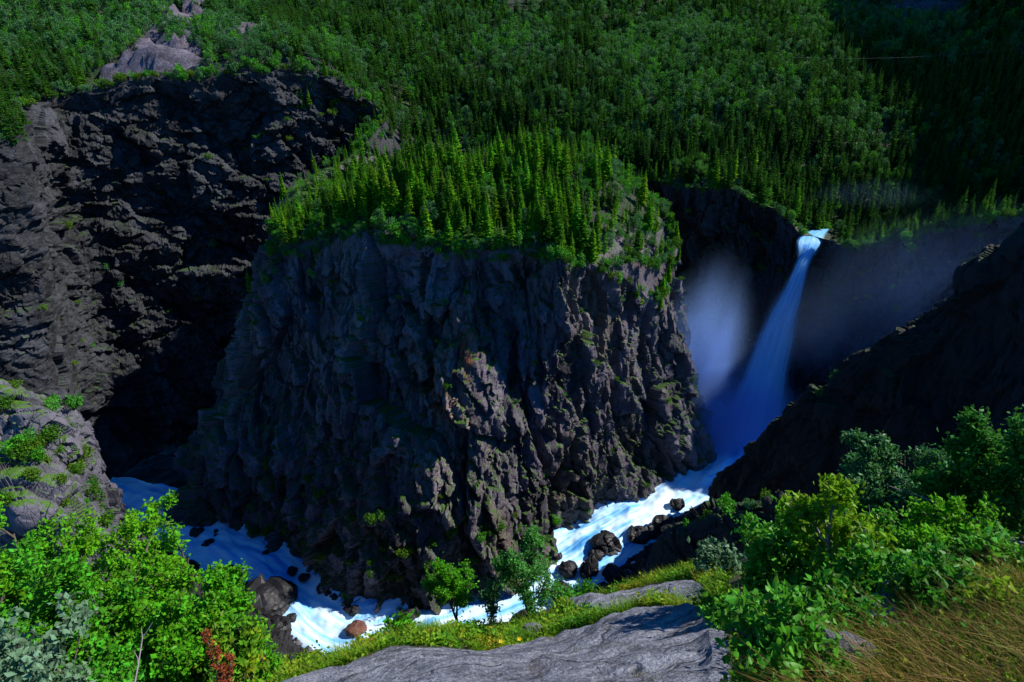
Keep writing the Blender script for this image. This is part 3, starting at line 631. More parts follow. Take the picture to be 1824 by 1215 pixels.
def birch_meshes(i, g, lod=0, mat='birch'):
    h = g.uniform(7, 10); nl = 1500 if lod == 0 else 330; ls = .26 if lod == 0 else .46
    lob = []; segs = []
    zz = np.linspace(0, 1, 6); lean = g.normal(0, .5, 2); tp = np.stack([lean[0] * zz ** 1.5, lean[1] * zz ** 1.5, zz * h * .9 - .5], 1)
    segs.append((tp, .13 * (1 - zz) + .02))
    for k in range(13):
        f = g.uniform(.28, 1.0); a = k * 2.4 + g.random(); rad = h * .27 * math.sin(min(1, (f - .12) / .88 * 1.05) * 3.0) ** .6 * g.uniform(.35, 1)
        base = np.array([lean[0] * (f * .7) ** 1.5, lean[1] * (f * .7) ** 1.5, f * .72 * h]); c = base + np.array([math.cos(a) * rad, math.sin(a) * rad, h * .16 * g.uniform(.6, 1.2)])
        lob.append((c, h * g.uniform(.09, .155))); segs.append((np.stack([base, .5 * (base + c) + [0, 0, -.1], c]), [.045, .03, .012]))
    C = []
    for (c, r_) in lob:
        n_ = int(nl / len(lob)); u = unit(n_, g) * (g.random((n_, 1)) ** .45) * r_ * np.array([1.05, 1.05, .95]); C.append(c + u)
    C = np.concatenate(C); A = unit(len(C), g); B = np.cross(A, unit(len(C), g)); B /= np.linalg.norm(B, axis=1, keepdims=True)
    sz = ls * g.uniform(.6, 1.25, (len(C), 1)); crown = quads_mesh('birch_crown', C, A * sz * .6, B * sz * .45); crown.materials.append(M[mat])
    tr = tubes_mesh('birch_trunk', segs, 5); tr.materials.append(M['bbark']); return crown, tr
def snag_mesh(g):
    h = g.uniform(9, 12); zz = np.linspace(0, 1, 5); segs = [(np.stack([0 * zz, 0 * zz, zz * h - .5], 1), .16 * (1 - zz) + .015)]
    for k in range(34):
        f = g.uniform(.2, .97); a = g.uniform(0, 6.28); L_ = (1 - f) * 1.5 + .25; d = np.array([math.cos(a), math.sin(a), g.uniform(-.5, .1)])
        b = np.array([0, 0, f * h - .5]); segs.append((np.stack([b, b + d * L_]), [.03, .01]))
    m = tubes_mesh('dead_spruce', segs, 4); m.materials.append(M['dead']); return m
g = np.random.default_rng(21)
SPR = [spruce_meshes(i, g) for i in range(7)]; BIR = [birch_meshes(i, g, 0, 'birch' if i % 3 else 'dull') for i in range(7)]

def join_mesh(name, crown, trunk):
    nv1 = len(crown.vertices); V = np.empty(nv1 * 3, np.float32); crown.vertices.foreach_get('co', V); V2 = np.empty(len(trunk.vertices) * 3, np.float32); trunk.vertices.foreach_get('co', V2)
    f1 = [tuple(p.vertices) for p in crown.polygons]; f2 = [tuple(nv1 + v for v in p.vertices) for p in trunk.polygons]
    me = bpy.data.meshes.new(name); me.from_pydata(np.r_[V, V2].reshape(-1, 3).tolist(), [], f1 + f2); me.materials.append(crown.materials[0]); me.materials.append(trunk.materials[0])
    me.polygons.foreach_set('material_index', np.array([0] * len(f1) + [1] * len(f2), np.int32)); return me
def forest(name, metas, pts, scl, idx, label):
    pc = bpy.data.collections.new(name + '_kinds')
    for i, me in enumerate(metas): pc.objects.link(bpy.data.objects.new('%s_kind_%02d' % (name, i), me))
    me = bpy.data.meshes.new(name); me.vertices.add(len(pts)); me.vertices.foreach_set('co', np.asarray(pts, np.float32).ravel())
    for n_, v in (('scl', scl), ('rot', rng.uniform(0, 6.28, len(pts)))):
        at = me.attributes.new(n_, 'FLOAT', 'POINT'); at.data.foreach_set('value', np.asarray(v, np.float32))
    at = me.attributes.new('kindex', 'INT', 'POINT'); at.data.foreach_set('value', np.asarray(idx, np.int32))
    ng = bpy.data.node_groups.new(name, 'GeometryNodeTree'); ng.interface.new_socket('Geometry', in_out='INPUT', socket_type='NodeSocketGeometry'); ng.interface.new_socket('Geometry', in_out='OUTPUT', socket_type='NodeSocketGeometry')
    N = ng.nodes.new; gi = N('NodeGroupInput'); go = N('NodeGroupOutput'); ci = N('GeometryNodeCollectionInfo'); ci.inputs['Collection'].default_value = pc; ci.inputs['Separate Children'].default_value = True; ci.inputs['Reset Children'].default_value = True
    ip = N('GeometryNodeInstanceOnPoints'); ip.inputs['Pick Instance'].default_value = True
    def na(nm, ty):
        x = N('GeometryNodeInputNamedAttribute'); x.data_type = ty; x.inputs['Name'].default_value = nm; return x.outputs[0]
    cx = N('ShaderNodeCombineXYZ'); ng.links.new(na('rot', 'FLOAT'), cx.inputs[2]); er = N('FunctionNodeEulerToRotation'); ng.links.new(cx.outputs[0], er.inputs[0])
    ng.links.new(gi.outputs[0], ip.inputs['Points']); ng.links.new(ci.outputs[0], ip.inputs['Instance']); ng.links.new(er.outputs[0], ip.inputs['Rotation'])
    ng.links.new(na('scl', 'FLOAT'), ip.inputs['Scale']); ng.links.new(na('kindex', 'INT'), ip.inputs['Instance Index']); ng.links.new(ip.outputs[0], go.inputs[0])
    o = obj(name, me); md = o.modifiers.new('scatter', 'NODES'); md.node_group = ng; return tag(o, label, kind='stuff')

# ------------------------------------------------------------ the forest: where trees stand
g = np.random.default_rng(5)
cx = np.arange(-560, 560, 3.4); cy = np.arange(205, 860, 3.4); X, Y = np.meshgrid(cx, cy); X = X.ravel() + g.uniform(-2.0, 2.0, X.size); Y = Y.ravel() + g.uniform(-2.0, 2.0, Y.size)
k = inside(X, Y); X, Y = X[k], Y[k]; rd = rimdist(X, Y); k = rd > 1.2; X, Y, rd = X[k], Y[k], rd[k]; Z = Hgt(X, Y)
px, py, dep = project(np.stack([X, Y, Z], 1)); k = (px > -220) & (px < 2050) & (py > -120) & (py < 700); X, Y, Z, rd, px, py, dep = [q[k] for q in (X, Y, Z, rd, px, py, dep)]
br = bare_at(X, Y, Z); P3 = np.stack([X, Y, Z], 1)
dn = vnoise(P3 * [1, 1, 0], 30, 71) + .5 * vnoise(P3 * [1, 1, 0], 11, 72)
keep = (br * (1 + 1.3 * vnoise(P3 * [1, 1, 0], 14, 75)) < .5) & (g.random(len(X)) > .08 + .5 * (dn < -.5)) & ~((np.abs(X - 163 - (Y - 300) * 1.2) < 8) & (Y > 292) & (Y < 320))
keep &= ~((X > 148) & (X < 188) & (np.abs(Y - 297 - .16 * (X - 150)) < 8))
keep &= ~((py < 18) & (px > 905) & (px < 980) & (g.random(len(X)) < .85))
bn = 1.5 * vnoise(P3 * [1, 1, 0], 55, 73) + .8 * vnoise(P3 * [1, 1, 0], 18, 74)
pb = np.clip(.22 + .28 * bn + .30 * (rd < 7) + .22 * (Y > 380) + .2 * (py < 130) + .30 * ((px < 480) & (py < 160)), .04, .92)
pb = np.where((px > 480) & (px < 1220) & (py > 230) & (rd > 9), np.clip(pb - .10, .08, .5), pb)
isb = g.random(len(X)) < pb
size = np.clip(g.normal(.86, .2, len(X)) + .16 * vnoise(P3 * [1, 1, 0], 26, 76), .4, 1.35) * np.where(isb, 1.0, 1.0) * np.where(isb & (rd < 7), .7, 1) * np.interp(Y, [340, 420], [1, 1.15]) * np.where(isb, np.interp(Y, [340, 420], [1, 1.15]), 1)
ph = np.where(isb, 8.5, 14) * size / dep          # apparent size
vis = keep & (py > -40) & (px > -40) & (px < 1864)
PROM = (px > 470) & (px < 1215) & (Y < 345)
def zone(i):
    def rowtxt(v, a, b): return 'front row' if v < a else ('middle rows' if v < b else 'back rows')
    def side(v, a, b): return 'left part' if v < a else ('middle' if v < b else 'right part')
    if PROM[i]:
        if rd[i] < 8:
            q = 'left end' if px[i] < 640 else ('left half' if px[i] < 800 else ('middle' if px[i] < 960 else ('right half' if px[i] < 1090 else 'right end')))
            return 'rim ' + q, 'on the %s of the central cliff rim' % q
        if px[i] < 660: q = rowtxt(Y[i], 262, 292); return 'left shoulder ' + q, 'on the promontory left shoulder, %s' % q
        if px[i] > 1050: q = rowtxt(Y[i], 262, 295); return 'right flank ' + q, 'on the promontory right flank, %s' % q
        q = rowtxt(Y[i], 240, 275); w = side(px[i], 790, 920); return 'crown %s %s' % (w, q), 'on the promontory top, %s, %s' % (w, q)
    if px[i] > 1400:
        q = 'beside the waterfall' if px[i] < 1560 else ('halfway along' if px[i] < 1700 else 'at the picture edge'); r = 'on the bank edge' if rd[i] < 20 else 'set back'
        return 'right bank %s %s' % (q, r), 'right of the fall, %s, %s' % (r, q)
    if px[i] > 1180: q = rowtxt(rd[i], 12, 30); return 'left bank ' + q, 'left of the waterfall lip, %s' % q
    if px[i] < 480: q = 'left' if px[i] < 200 else 'right'; return 'left wall ' + q, 'above the gorge wall, %s of the bare streak' % q
    q = side(px[i], 720, 950); return 'back slope ' + q, 'on the slope behind the promontory, %s' % q
def szw(s): return 'tall' if s > 1.0 else ('middling' if s > .8 else 'small')
def plant_tree(kind, i, meshes):
    name = kind + '_tree'; s = float(size[i]); e = empty(name, (X[i], Y[i], Z[i] - .1), float(g.uniform(0, 6.28)), (s * float(g.uniform(1.0, 1.5)),) * 2 + (s * float(g.uniform(.92, 1.15)),))
    cme, tme = meshes; obj('crown', cme, None, e); obj('trunk', tme, None, e)
    zn, ztxt = zone(i); lab = '%s %s %s' % (szw(s), {'spruce': 'dark conical spruce', 'birch': 'light green birch'}[kind], ztxt)
    tag(e, lab, kind, '%s %s trees, %s' % (szw(s), kind, zn)); return e
solo = np.zeros(len(X), bool)
for kind, mask, ms, lim in (('spruce', ~isb, SPR, 195), ('birch', isb, BIR, 240)):
    c = np.where(vis & mask & (PROM | (py > 300)))[0]; c = c[np.argsort(-ph[c])][:lim]
    for i in c: plant_tree(kind, i, ms[int(g.integers(len(ms)))]); solo[i] = True
g2 = np.random.default_rng(23); M['sprucefar'] = leaf_mat('dimmed_spruce_needles', [(.009, .030, .008), (.015, .058, .008), (.026, .090, .007), (.042, .135, .008)], .22, .9, spec=.02)  # darker copy of the spruce needles: background shade painted into the colour
M['birchfar'] = leaf_mat('hillside_birch_leaves', [(.026, .11, .028), (.045, .19, .028), (.06, .28, .015), (.10, .38, .03)], .3, .8, spec=.03)
SPF = [join_mesh('spruce_far', *spruce_meshes(i, g2, 1, 'spruce' if i == 4 else 'sprucefar')) for i in range(5)]; BIF = [join_mesh('birch_far', *birch_meshes(i, g2, 1, 'birchfar' if i % 2 else 'dull')) for i in range(5)]
for nm, mask, ms, lab in (('spruce_forest', ~isb, SPF, 'mass of dark spruces covering the far valley side'), ('birch_forest', isb, BIF, 'light green birches scattered through the far hillside forest')):
    c = np.where(keep & mask & ~solo)[0]; forest(nm, ms, P3[c] - [0, 0, .2], size[c], np.where(PROM[c], 4, g.integers(0, 4, len(c))) if nm == 'spruce_forest' else g.integers(0, 5, len(c)), lab)  # promontory spruces take the bright needles, the rest the dimmed ones

# ------------------------------------------------------------ bushes on the rims, shrubs on the ledges, dead spruces
g = np.random.default_rng(31)
def bush_mesh(g, mat, n=700, ls=.17, tall=1.0):
    lob = [(np.array([g.normal(0, .45), g.normal(0, .45), g.uniform(.45, 1.35) * tall]), g.uniform(.38, .62)) for _ in range(9)]
    C = np.concatenate([c + unit(n // 9, g) * (g.random((n // 9, 1)) ** .4) * r_ for c, r_ in lob]); A = unit(len(C), g); B = np.cross(A, unit(len(C), g)); B /= np.linalg.norm(B, axis=1, keepdims=True)
    sz = ls * g.uniform(.6, 1.3, (len(C), 1)); cm = quads_mesh('bush_crown', C, A * sz * .6, B * sz * .45); cm.materials.append(M[mat])
    tm = tubes_mesh('bush_stems', [(np.stack([[0, 0, -.4], c * [.5, .5, .45], c]), [.05, .03, .01]) for c, r_ in lob], 4); tm.materials.append(M['twig']); return cm, tm
BUSH = [bush_mesh(g, m, 720, .17, t) for m, t in (('birch', 1), ('ledge', .8), ('birch', 1.3), ('dull', 1.1), ('ledge', 1.0))]
LBUSH = [bush_mesh(g, 'ledge', 500, .15, .5) for _ in range(3)]
def put_bush(name, p, s, ms, label, group, cat='shrub'):
    e = empty(name, tuple(p), float(g.uniform(0, 6.28)), (s, s, s * float(g.uniform(.85, 1.25)))); obj('crown', ms[0], None, e); obj('stems', ms[1], None, e); return tag(e, label, cat, group)
nrim = 0
i = int(np.searchsorted(ts, 12.6)); iend = int(np.searchsorted(ts, 23.2))
while i < iend:
    i += int(g.uniform(2, 5)); i = min(i, NS - 1); off = g.uniform(-3.5, 1.0); row = int(g.integers(1, 7)) if g.random() < .35 else 0
    p = GD[row, i] - (NRM[i] * max(0, -off) if row == 0 else 0); 
    if row == 0: p = np.array([p[0], p[1], max(p[2], Hgt(p[0], p[1])[0]) - .2])
    q = project(p); x_ = float(q[0])
    pl = 'left end' if x_ < 620 else ('left half' if x_ < 780 else ('middle' if x_ < 940 else ('right half' if x_ < 1060 else ('right end' if x_ < 1130 else ('right shoulder' if x_ < 1180 else 'right corner')))))
    pos = 'overhanging the face at' if row else 'along'
    put_bush('rim_bush', p, float(g.uniform(1.3, 2.9)), BUSH[int(g.integers(5))], 'green bush %s the %s of the cliff rim' % (pos, pl), 'rim bushes %s %s' % (pos, pl)); nrim += 1
for t0, t1, rws, n_, kind in ((20.4, 22.3, (2, 20), 26, 'spruce'), (20.2, 22.6, (1, 24), 26, 'birch'), (16.6, 18.3, (1, 10), 20, 'birch'), (14.2, 16.4, (1, 8), 14, 'birch'), (18.3, 20.2, (1, 6), 12, 'birch'), (12.9, 14.2, (2, 40), 14, 'birch')):
    for q in range(n_):
        c = int(g.integers(np.searchsorted(ts, t0), np.searchsorted(ts, t1))); r_ = int(g.integers(*rws)); ms = (SPR if kind == 'spruce' else BIR)[q % 7]; s_ = float(g.uniform(.45, .8))
        e = empty(kind + '_tree', tuple(GD[r_, c] - NRM[c] * .3), q * 1.1, (s_ * 1.2, s_ * 1.2, s_)); obj('crown', ms[0], None, e); obj('trunk', ms[1], None, e)
        w = 'sunlit right shoulder' if t0 > 20 else ('middle' if t0 > 16.5 and t0 < 18.3 else ('right of the middle' if t0 > 18 else ('left half' if t0 > 14 else 'far left edge')))
        tag(e, '%s %s rooted just below the cliff rim, %s' % ('smaller' if s_ < .62 else 'larger', {'spruce': 'dark conical spruce', 'birch': 'light green birch'}[kind], w), kind, '%s %s below the rim, %s' % ('smaller' if s_ < .62 else 'larger', kind, w))
for q in range(60):
    tq = g.uniform(7.6, 12.6); c = int(np.searchsorted(ts, tq)); r_ = int(g.integers(2, int(np.interp(tq, [7.6, 10, 12.6], [26, 90, 60])))); kind = 'birch' if g.random() < .4 else 'spruce'; ms = (SPR if kind == 'spruce' else BIR)[q % 7]; s_ = float(g.uniform(.5, .95))
    e = empty(kind + '_tree', tuple(GD[r_, c] - NRM[c] * .4), q * 1.1, (s_ * 1.2, s_ * 1.2, s_)); obj('crown', ms[0], None, e); obj('trunk', ms[1], None, e)
    w = 'on the wall side' if tq < 9.8 else ('at its head' if tq < 11.2 else 'on the promontory side'); v = 'high up' if r_ < 20 else 'deep down'
    tag(e, '%s %s in the shaded ravine %s, %s' % ('smaller' if s_ < .72 else 'larger', kind, w, v), kind, '%s %s in the ravine %s, %s' % ('smaller' if s_ < .72 else 'larger', kind, w, v))
i = int(np.searchsorted(ts, 25.2)); iend = int(np.searchsorted(ts, 34.2))
while i < iend:
    i += int(g.uniform(3, 7)); r_ = int(g.integers(0, 5)); p = GD[r_, min(i, NS - 1)]; tt_ = ts[min(i, NS - 1)]; x_ = float(project(p)[0])
    if 29.2 < tt_ < 31.2: continue
    pl = 'left of the waterfall, far side' if x_ < 1300 else ('left of the waterfall, near the lip' if x_ < 1430 else ('right of the waterfall, near the lip' if x_ < 1600 else 'right of the waterfall, far end'))
    put_bush('rim_bush', p, float(g.uniform(1.3, 3.0)), BUSH[int(g.integers(5))], 'bush on the brink ' + pl, 'fall rim bushes ' + pl)
# ledges of the promontory and other walls
NG = grid_normals(GD); NG = np.where((NG * NRM[None]).sum(-1, keepdims=True) < 0, -NG, NG)
def ledge_shrubs(t0, t1, n, smin, smax, r0, r1, thr, labf, grp):
    a, b = int(np.searchsorted(ts, t0)), int(np.searchsorted(ts, t1)); cnt = 0; tries = 0
    while cnt < n and tries < 6000:
        tries += 1; r_ = int(g.uniform(r0, r1) * NRW); c = int(g.integers(a, b)); nn = NG[r_, c]
        if nn[2] < thr: continue
        p = GD[r_, c]; x_, y_, _ = project(p)
        if x_ < -40 or x_ > 1860: continue
        l_ = labf(float(x_), float(y_)); put_bush('ledge_shrub', p - nn * .15, float(g.uniform(smin, smax)), LBUSH[cnt % 3] if g.random() < .7 else BUSH[cnt % 5], l_, grp + ': ' + l_); cnt += 1
def lab_prom(x, y):
    h = 'high' if y < 600 else ('halfway up' if y < 790 else 'low'); w = 'shaded left side' if x < 620 else ('shaded left middle' if x < 760 else ('rust-streaked middle' if x < 890 else ('right middle' if x < 1010 else 'sunlit right flank')))
    return 'small ledge shrub %s on the %s of the central cliff' % (h, w)
ledge_shrubs(13, 24, 120, .8, 2.0, .05, .95, .42, lab_prom, 'ledge shrubs')
def lab_left(x, y): return 'small dark shrub on the left gorge wall, %s, %s' % ('upper part' if y < 420 else 'lower part', 'far left' if x < 150 else ('left of centre' if x < 300 else 'near the ravine'))
ledge_shrubs(2, 10, 45, 1.0, 2.6, .03, .7, .5, lab_left, 'left wall shrubs')
def lab_fall(x, y): return 'small dark shrub on the wet rock wall %s' % ('left of the waterfall' if x < 1420 else 'right of the waterfall')
ledge_shrubs(25, 34, 26, 1.2, 2.6, .02, .3, .4, lab_fall, 'fall wall shrubs')
# lower apron of the promontory: scrub on the shaded scree
def lab_low(x, y): return 'dark bush at the promontory foot, %s' % ('left of the scree' if x < 600 else ('on the scree' if x < 740 else 'right of the scree'))
ledge_shrubs(14, 19, 60, 1.6, 3.4, .72, .98, .28, lab_low, 'foot bushes')
# trees right beside the fall's lip
for t_, r_, s_, nm in ((28.9, 0, .8, 'first'), (29.15, 2, .6, 'second'), (28.3, 1, 1.0, 'third'), (27.6, 0, 1.1, 'fourth')):
    c = int(np.searchsorted(ts, t_)); e = empty('birch_tree', tuple(GD[r_, c]), t_, s_); obj('crown', BIR[c % 7][0], None, e); obj('trunk', BIR[c % 7][1], None, e)
    tag(e, '%s birch left of the waterfall lip, counting away from the water' % nm, 'birch', 'birches at the lip')
for q in range(64):
    c = int(np.searchsorted(ts, g.uniform(31.4, 34.3))); p = RIM[c] - NRM[c] * g.uniform(1, 15); kind = 'birch' if g.random() < .35 else 'spruce'; ms = (SPR if kind == 'spruce' else BIR)[q % 7]; s_ = float(g.uniform(.6, 1.0))
    e = empty(kind + '_tree', (p[0], p[1], Hgt(p[0], p[1])[0] - .3), q * 1.3, (s_ * 1.25, s_ * 1.25, s_)); obj('crown', ms[0], None, e); obj('trunk', ms[1], None, e); x_ = float(project(p)[0])
    w = 'beside the lip' if x_ < 1560 else ('halfway along' if x_ < 1690 else 'far end'); tag(e, '%s on the bank brow right of the waterfall, %s' % ({'spruce': 'dark spruce', 'birch': 'pale birch'}[kind], w), kind, '%s on the right bank brow, %s' % (kind, w))
SN = [snag_mesh(g) for _ in range(3)]
cand = np.where(PROM & keep & (rd > 5) & (Y < 262))[0]
for j, (tx, ty, where) in enumerate([(870, 400, 'left of the middle of the promontory top'), (840, 300, 'towards the back left of the promontory top'), (1030, 330, 'in the right half of the promontory top'), (1100, 450, 'near the right rim of the promontory'), (720, 330, 'in the left half of the promontory top')]):
    k_ = cand[np.argmin((px[cand] - tx) ** 2 + (py[cand] - ty) ** 2)]; o = obj('dead_spruce', SN[j % 3]); o.location = (X[k_] + 1.2, Y[k_] - 1, Z[k_]); o.scale = (1.05,) * 3
    tag(o, 'bare grey dead spruce ' + where, 'dead tree', 'dead spruces')
for j, (tx, ty, yy, sc_, w) in enumerate([(1482, 690, 166, .95, 'taller'), (1462, 705, 168, .62, 'shorter')]):
    p = PY(tx, ty, yy); e = empty('birch_tree', tuple(p - [0, 0, 2]), j * 2., sc_); obj('crown', BIR[j][0], None, e); obj('trunk', BIR[j][1], None, e); tag(e, '%s of two pale birches clinging to the black ridge crest' % w, 'birch', 'birches on the black ridge')

# ------------------------------------------------------------ boulders
def boulder_mesh(seed, blunt=.2):
    me = ico('boulder', 4); n_ = len(me.vertices); V = np.empty(n_ * 3, np.float32); me.vertices.foreach_get('co', V); V = V.reshape(-1, 3).astype(float)
    d = 1 + blunt * facet(V * 1.0, (1.1, 1.1, 1.0), seed, 1.4) + .045 * facet(V, (.5, .5, .45), seed + 3, 1.2) + .03 * fbm(V, .25, seed, 2)
    V = V * d[:, None]; me.vertices.foreach_set('co', V.astype(np.float32).ravel()); me.update(); return me
BM = {m: [boulder_mesh(700 + 9 * i + len(m)) for i in range(5)] for m in ('boulder', 'stone')}
for m in BM:
    for me in BM[m]: me.materials.append(M[m])
redm = boulder_mesh(777); redm.materials.append(M['redstone'])
def boulder(px0, py0, hw, label, group=None, asp=(1, 1, .8), me=None, kind='boulder', name='boulder', lift=.25, k=[0]):
    z = -195.0
    for _ in range(4): p = PZ(px0, py0, z); z = river_z(p)
    p = PZ(px0, py0, z + .4); dep = project(p)[2]; r_ = hw / FPX * dep; k[0] += 1
    o = obj(name, me or BM[kind][k[0] % 5]); o.location = tuple(p + np.array([0, 0, r_ * lift])); o.scale = (r_ * asp[0], r_ * asp[1], r_ * asp[2]); o.rotation_euler = (0, 0, k[0] * 1.7)
    return tag(o, label, 'boulder', group)
for a in [(1078, 972, 23, 'wet dark boulder parting the white rapids, highest in mid-stream'), (1050, 1018, 20, 'tall upright dark boulder at the lower edge of the white rapids', (.8, .9, 1.5)), (1012, 1016, 15, 'low rounded boulder awash left of the upright one'), (992, 993, 8, 'smallest boulder awash at the left of the white rapids'),
          (1062, 990, 12, 'small boulder touching the biggest mid-stream boulder'), (1136, 957, 19, 'largest dark boulder on the right edge of the rapids'), (1182, 938, 20, 'dark boulder next to the largest one on the right bank'), (1206, 899, 11, 'lone boulder in the blue water below the fall'),
          (1160, 952, 12, 'dark boulder upstream of the largest right-bank boulder'), (1236, 926, 15, 'dark boulder at the foot of the black ridge'), (1092, 1030, 20, 'dark boulder by the near shore right of the upright one'), (1118, 1040, 20, 'big dark boulder on the near shore beside the outcrop'), (1078, 1062, 18, 'dark boulder on the near shore below the upright one'), (1000, 1062, 20, 'dark boulder behind the small foreground bush'),
          (478, 1078, 42, 'biggest dark boulder on the near bank of the shaded river', (1, 1, .8)), (438, 1046, 9, 'small pointed rock upstream of the biggest near-bank boulder'), (462, 1044, 8, 'second pointed rock upstream of the biggest near-bank boulder'), (372, 970, 9, 'dark pointed rock alone in the blue river'), (350, 950, 10, 'dark rock at the far edge of the blue river'),
          (520, 1102, 9, 'small dark rock below the biggest near-bank boulder'), (408, 1022, 14, 'dark rock half hidden by the left birches at the water edge'), (872, 1040, 14, 'dark rock in the water left of the birch saplings'), (730, 1100, 16, 'dark rock on the far shore left of the saplings'), (455, 1105, 26, 'dark boulder beside the biggest near-bank boulder'), (498, 1125, 20, 'dark boulder above the grey stones')]:
    boulder(a[0], a[1], a[2], a[3], 'river boulders', *(a[4:5]))
boulder(635, 1124, 15, 'reddish brown boulder in the lit white water', 'river boulders', (1.2, 1, .7), redm)
for q in range(46):
    x_, y_ = g.uniform(462, 562), 0; y_ = np.interp(x_, [462, 562], [1125, 1168]) + g.uniform(-14, 16)
    zt_ = ('upper left' if x_ < 495 else ('middle' if x_ < 530 else 'lower right')); hs_ = g.uniform(2.5, 6); boulder(x_, y_, float(hs_), '%s grey stone in the pile beside the river bend, %s' % ('larger' if hs_ > 4.2 else 'smaller', zt_), 'grey stones by the river bend', (1, 1, .8), None, 'stone', 'stone', .5)
for q in range(34):
    x_ = g.uniform(1085, 1255); y_ = np.interp(x_, [1085, 1140, 1180, 1255], [1055, 1005, 968, 922]) + g.uniform(2, 30)
    hs_ = g.uniform(4, 9); boulder(x_, y_, float(hs_), '%s dark wet rock heaped along the right bank of the rapids' % ('larger' if hs_ > 6.5 else 'smaller'), 'rocks heaped on the right bank', (1, 1, .8), None, 'boulder', 'boulder', .6)
for q in range(12):
    f_ = g.uniform(0, 1); x_ = np.interp(f_, [0, .3, .6, 1], [330, 420, 505, 640]); y_ = np.interp(f_, [0, .3, .6, 1], [938, 962, 1008, 1095]) + g.uniform(-6, 4)
    hs_ = g.uniform(4, 9); boulder(x_, y_, float(hs_), '%s dark rock lining the far shore of the shaded river' % ('larger' if hs_ > 6.5 else 'smaller'), 'rocks along the far shore', (1, 1, .7), None, 'boulder', 'boulder', .3)

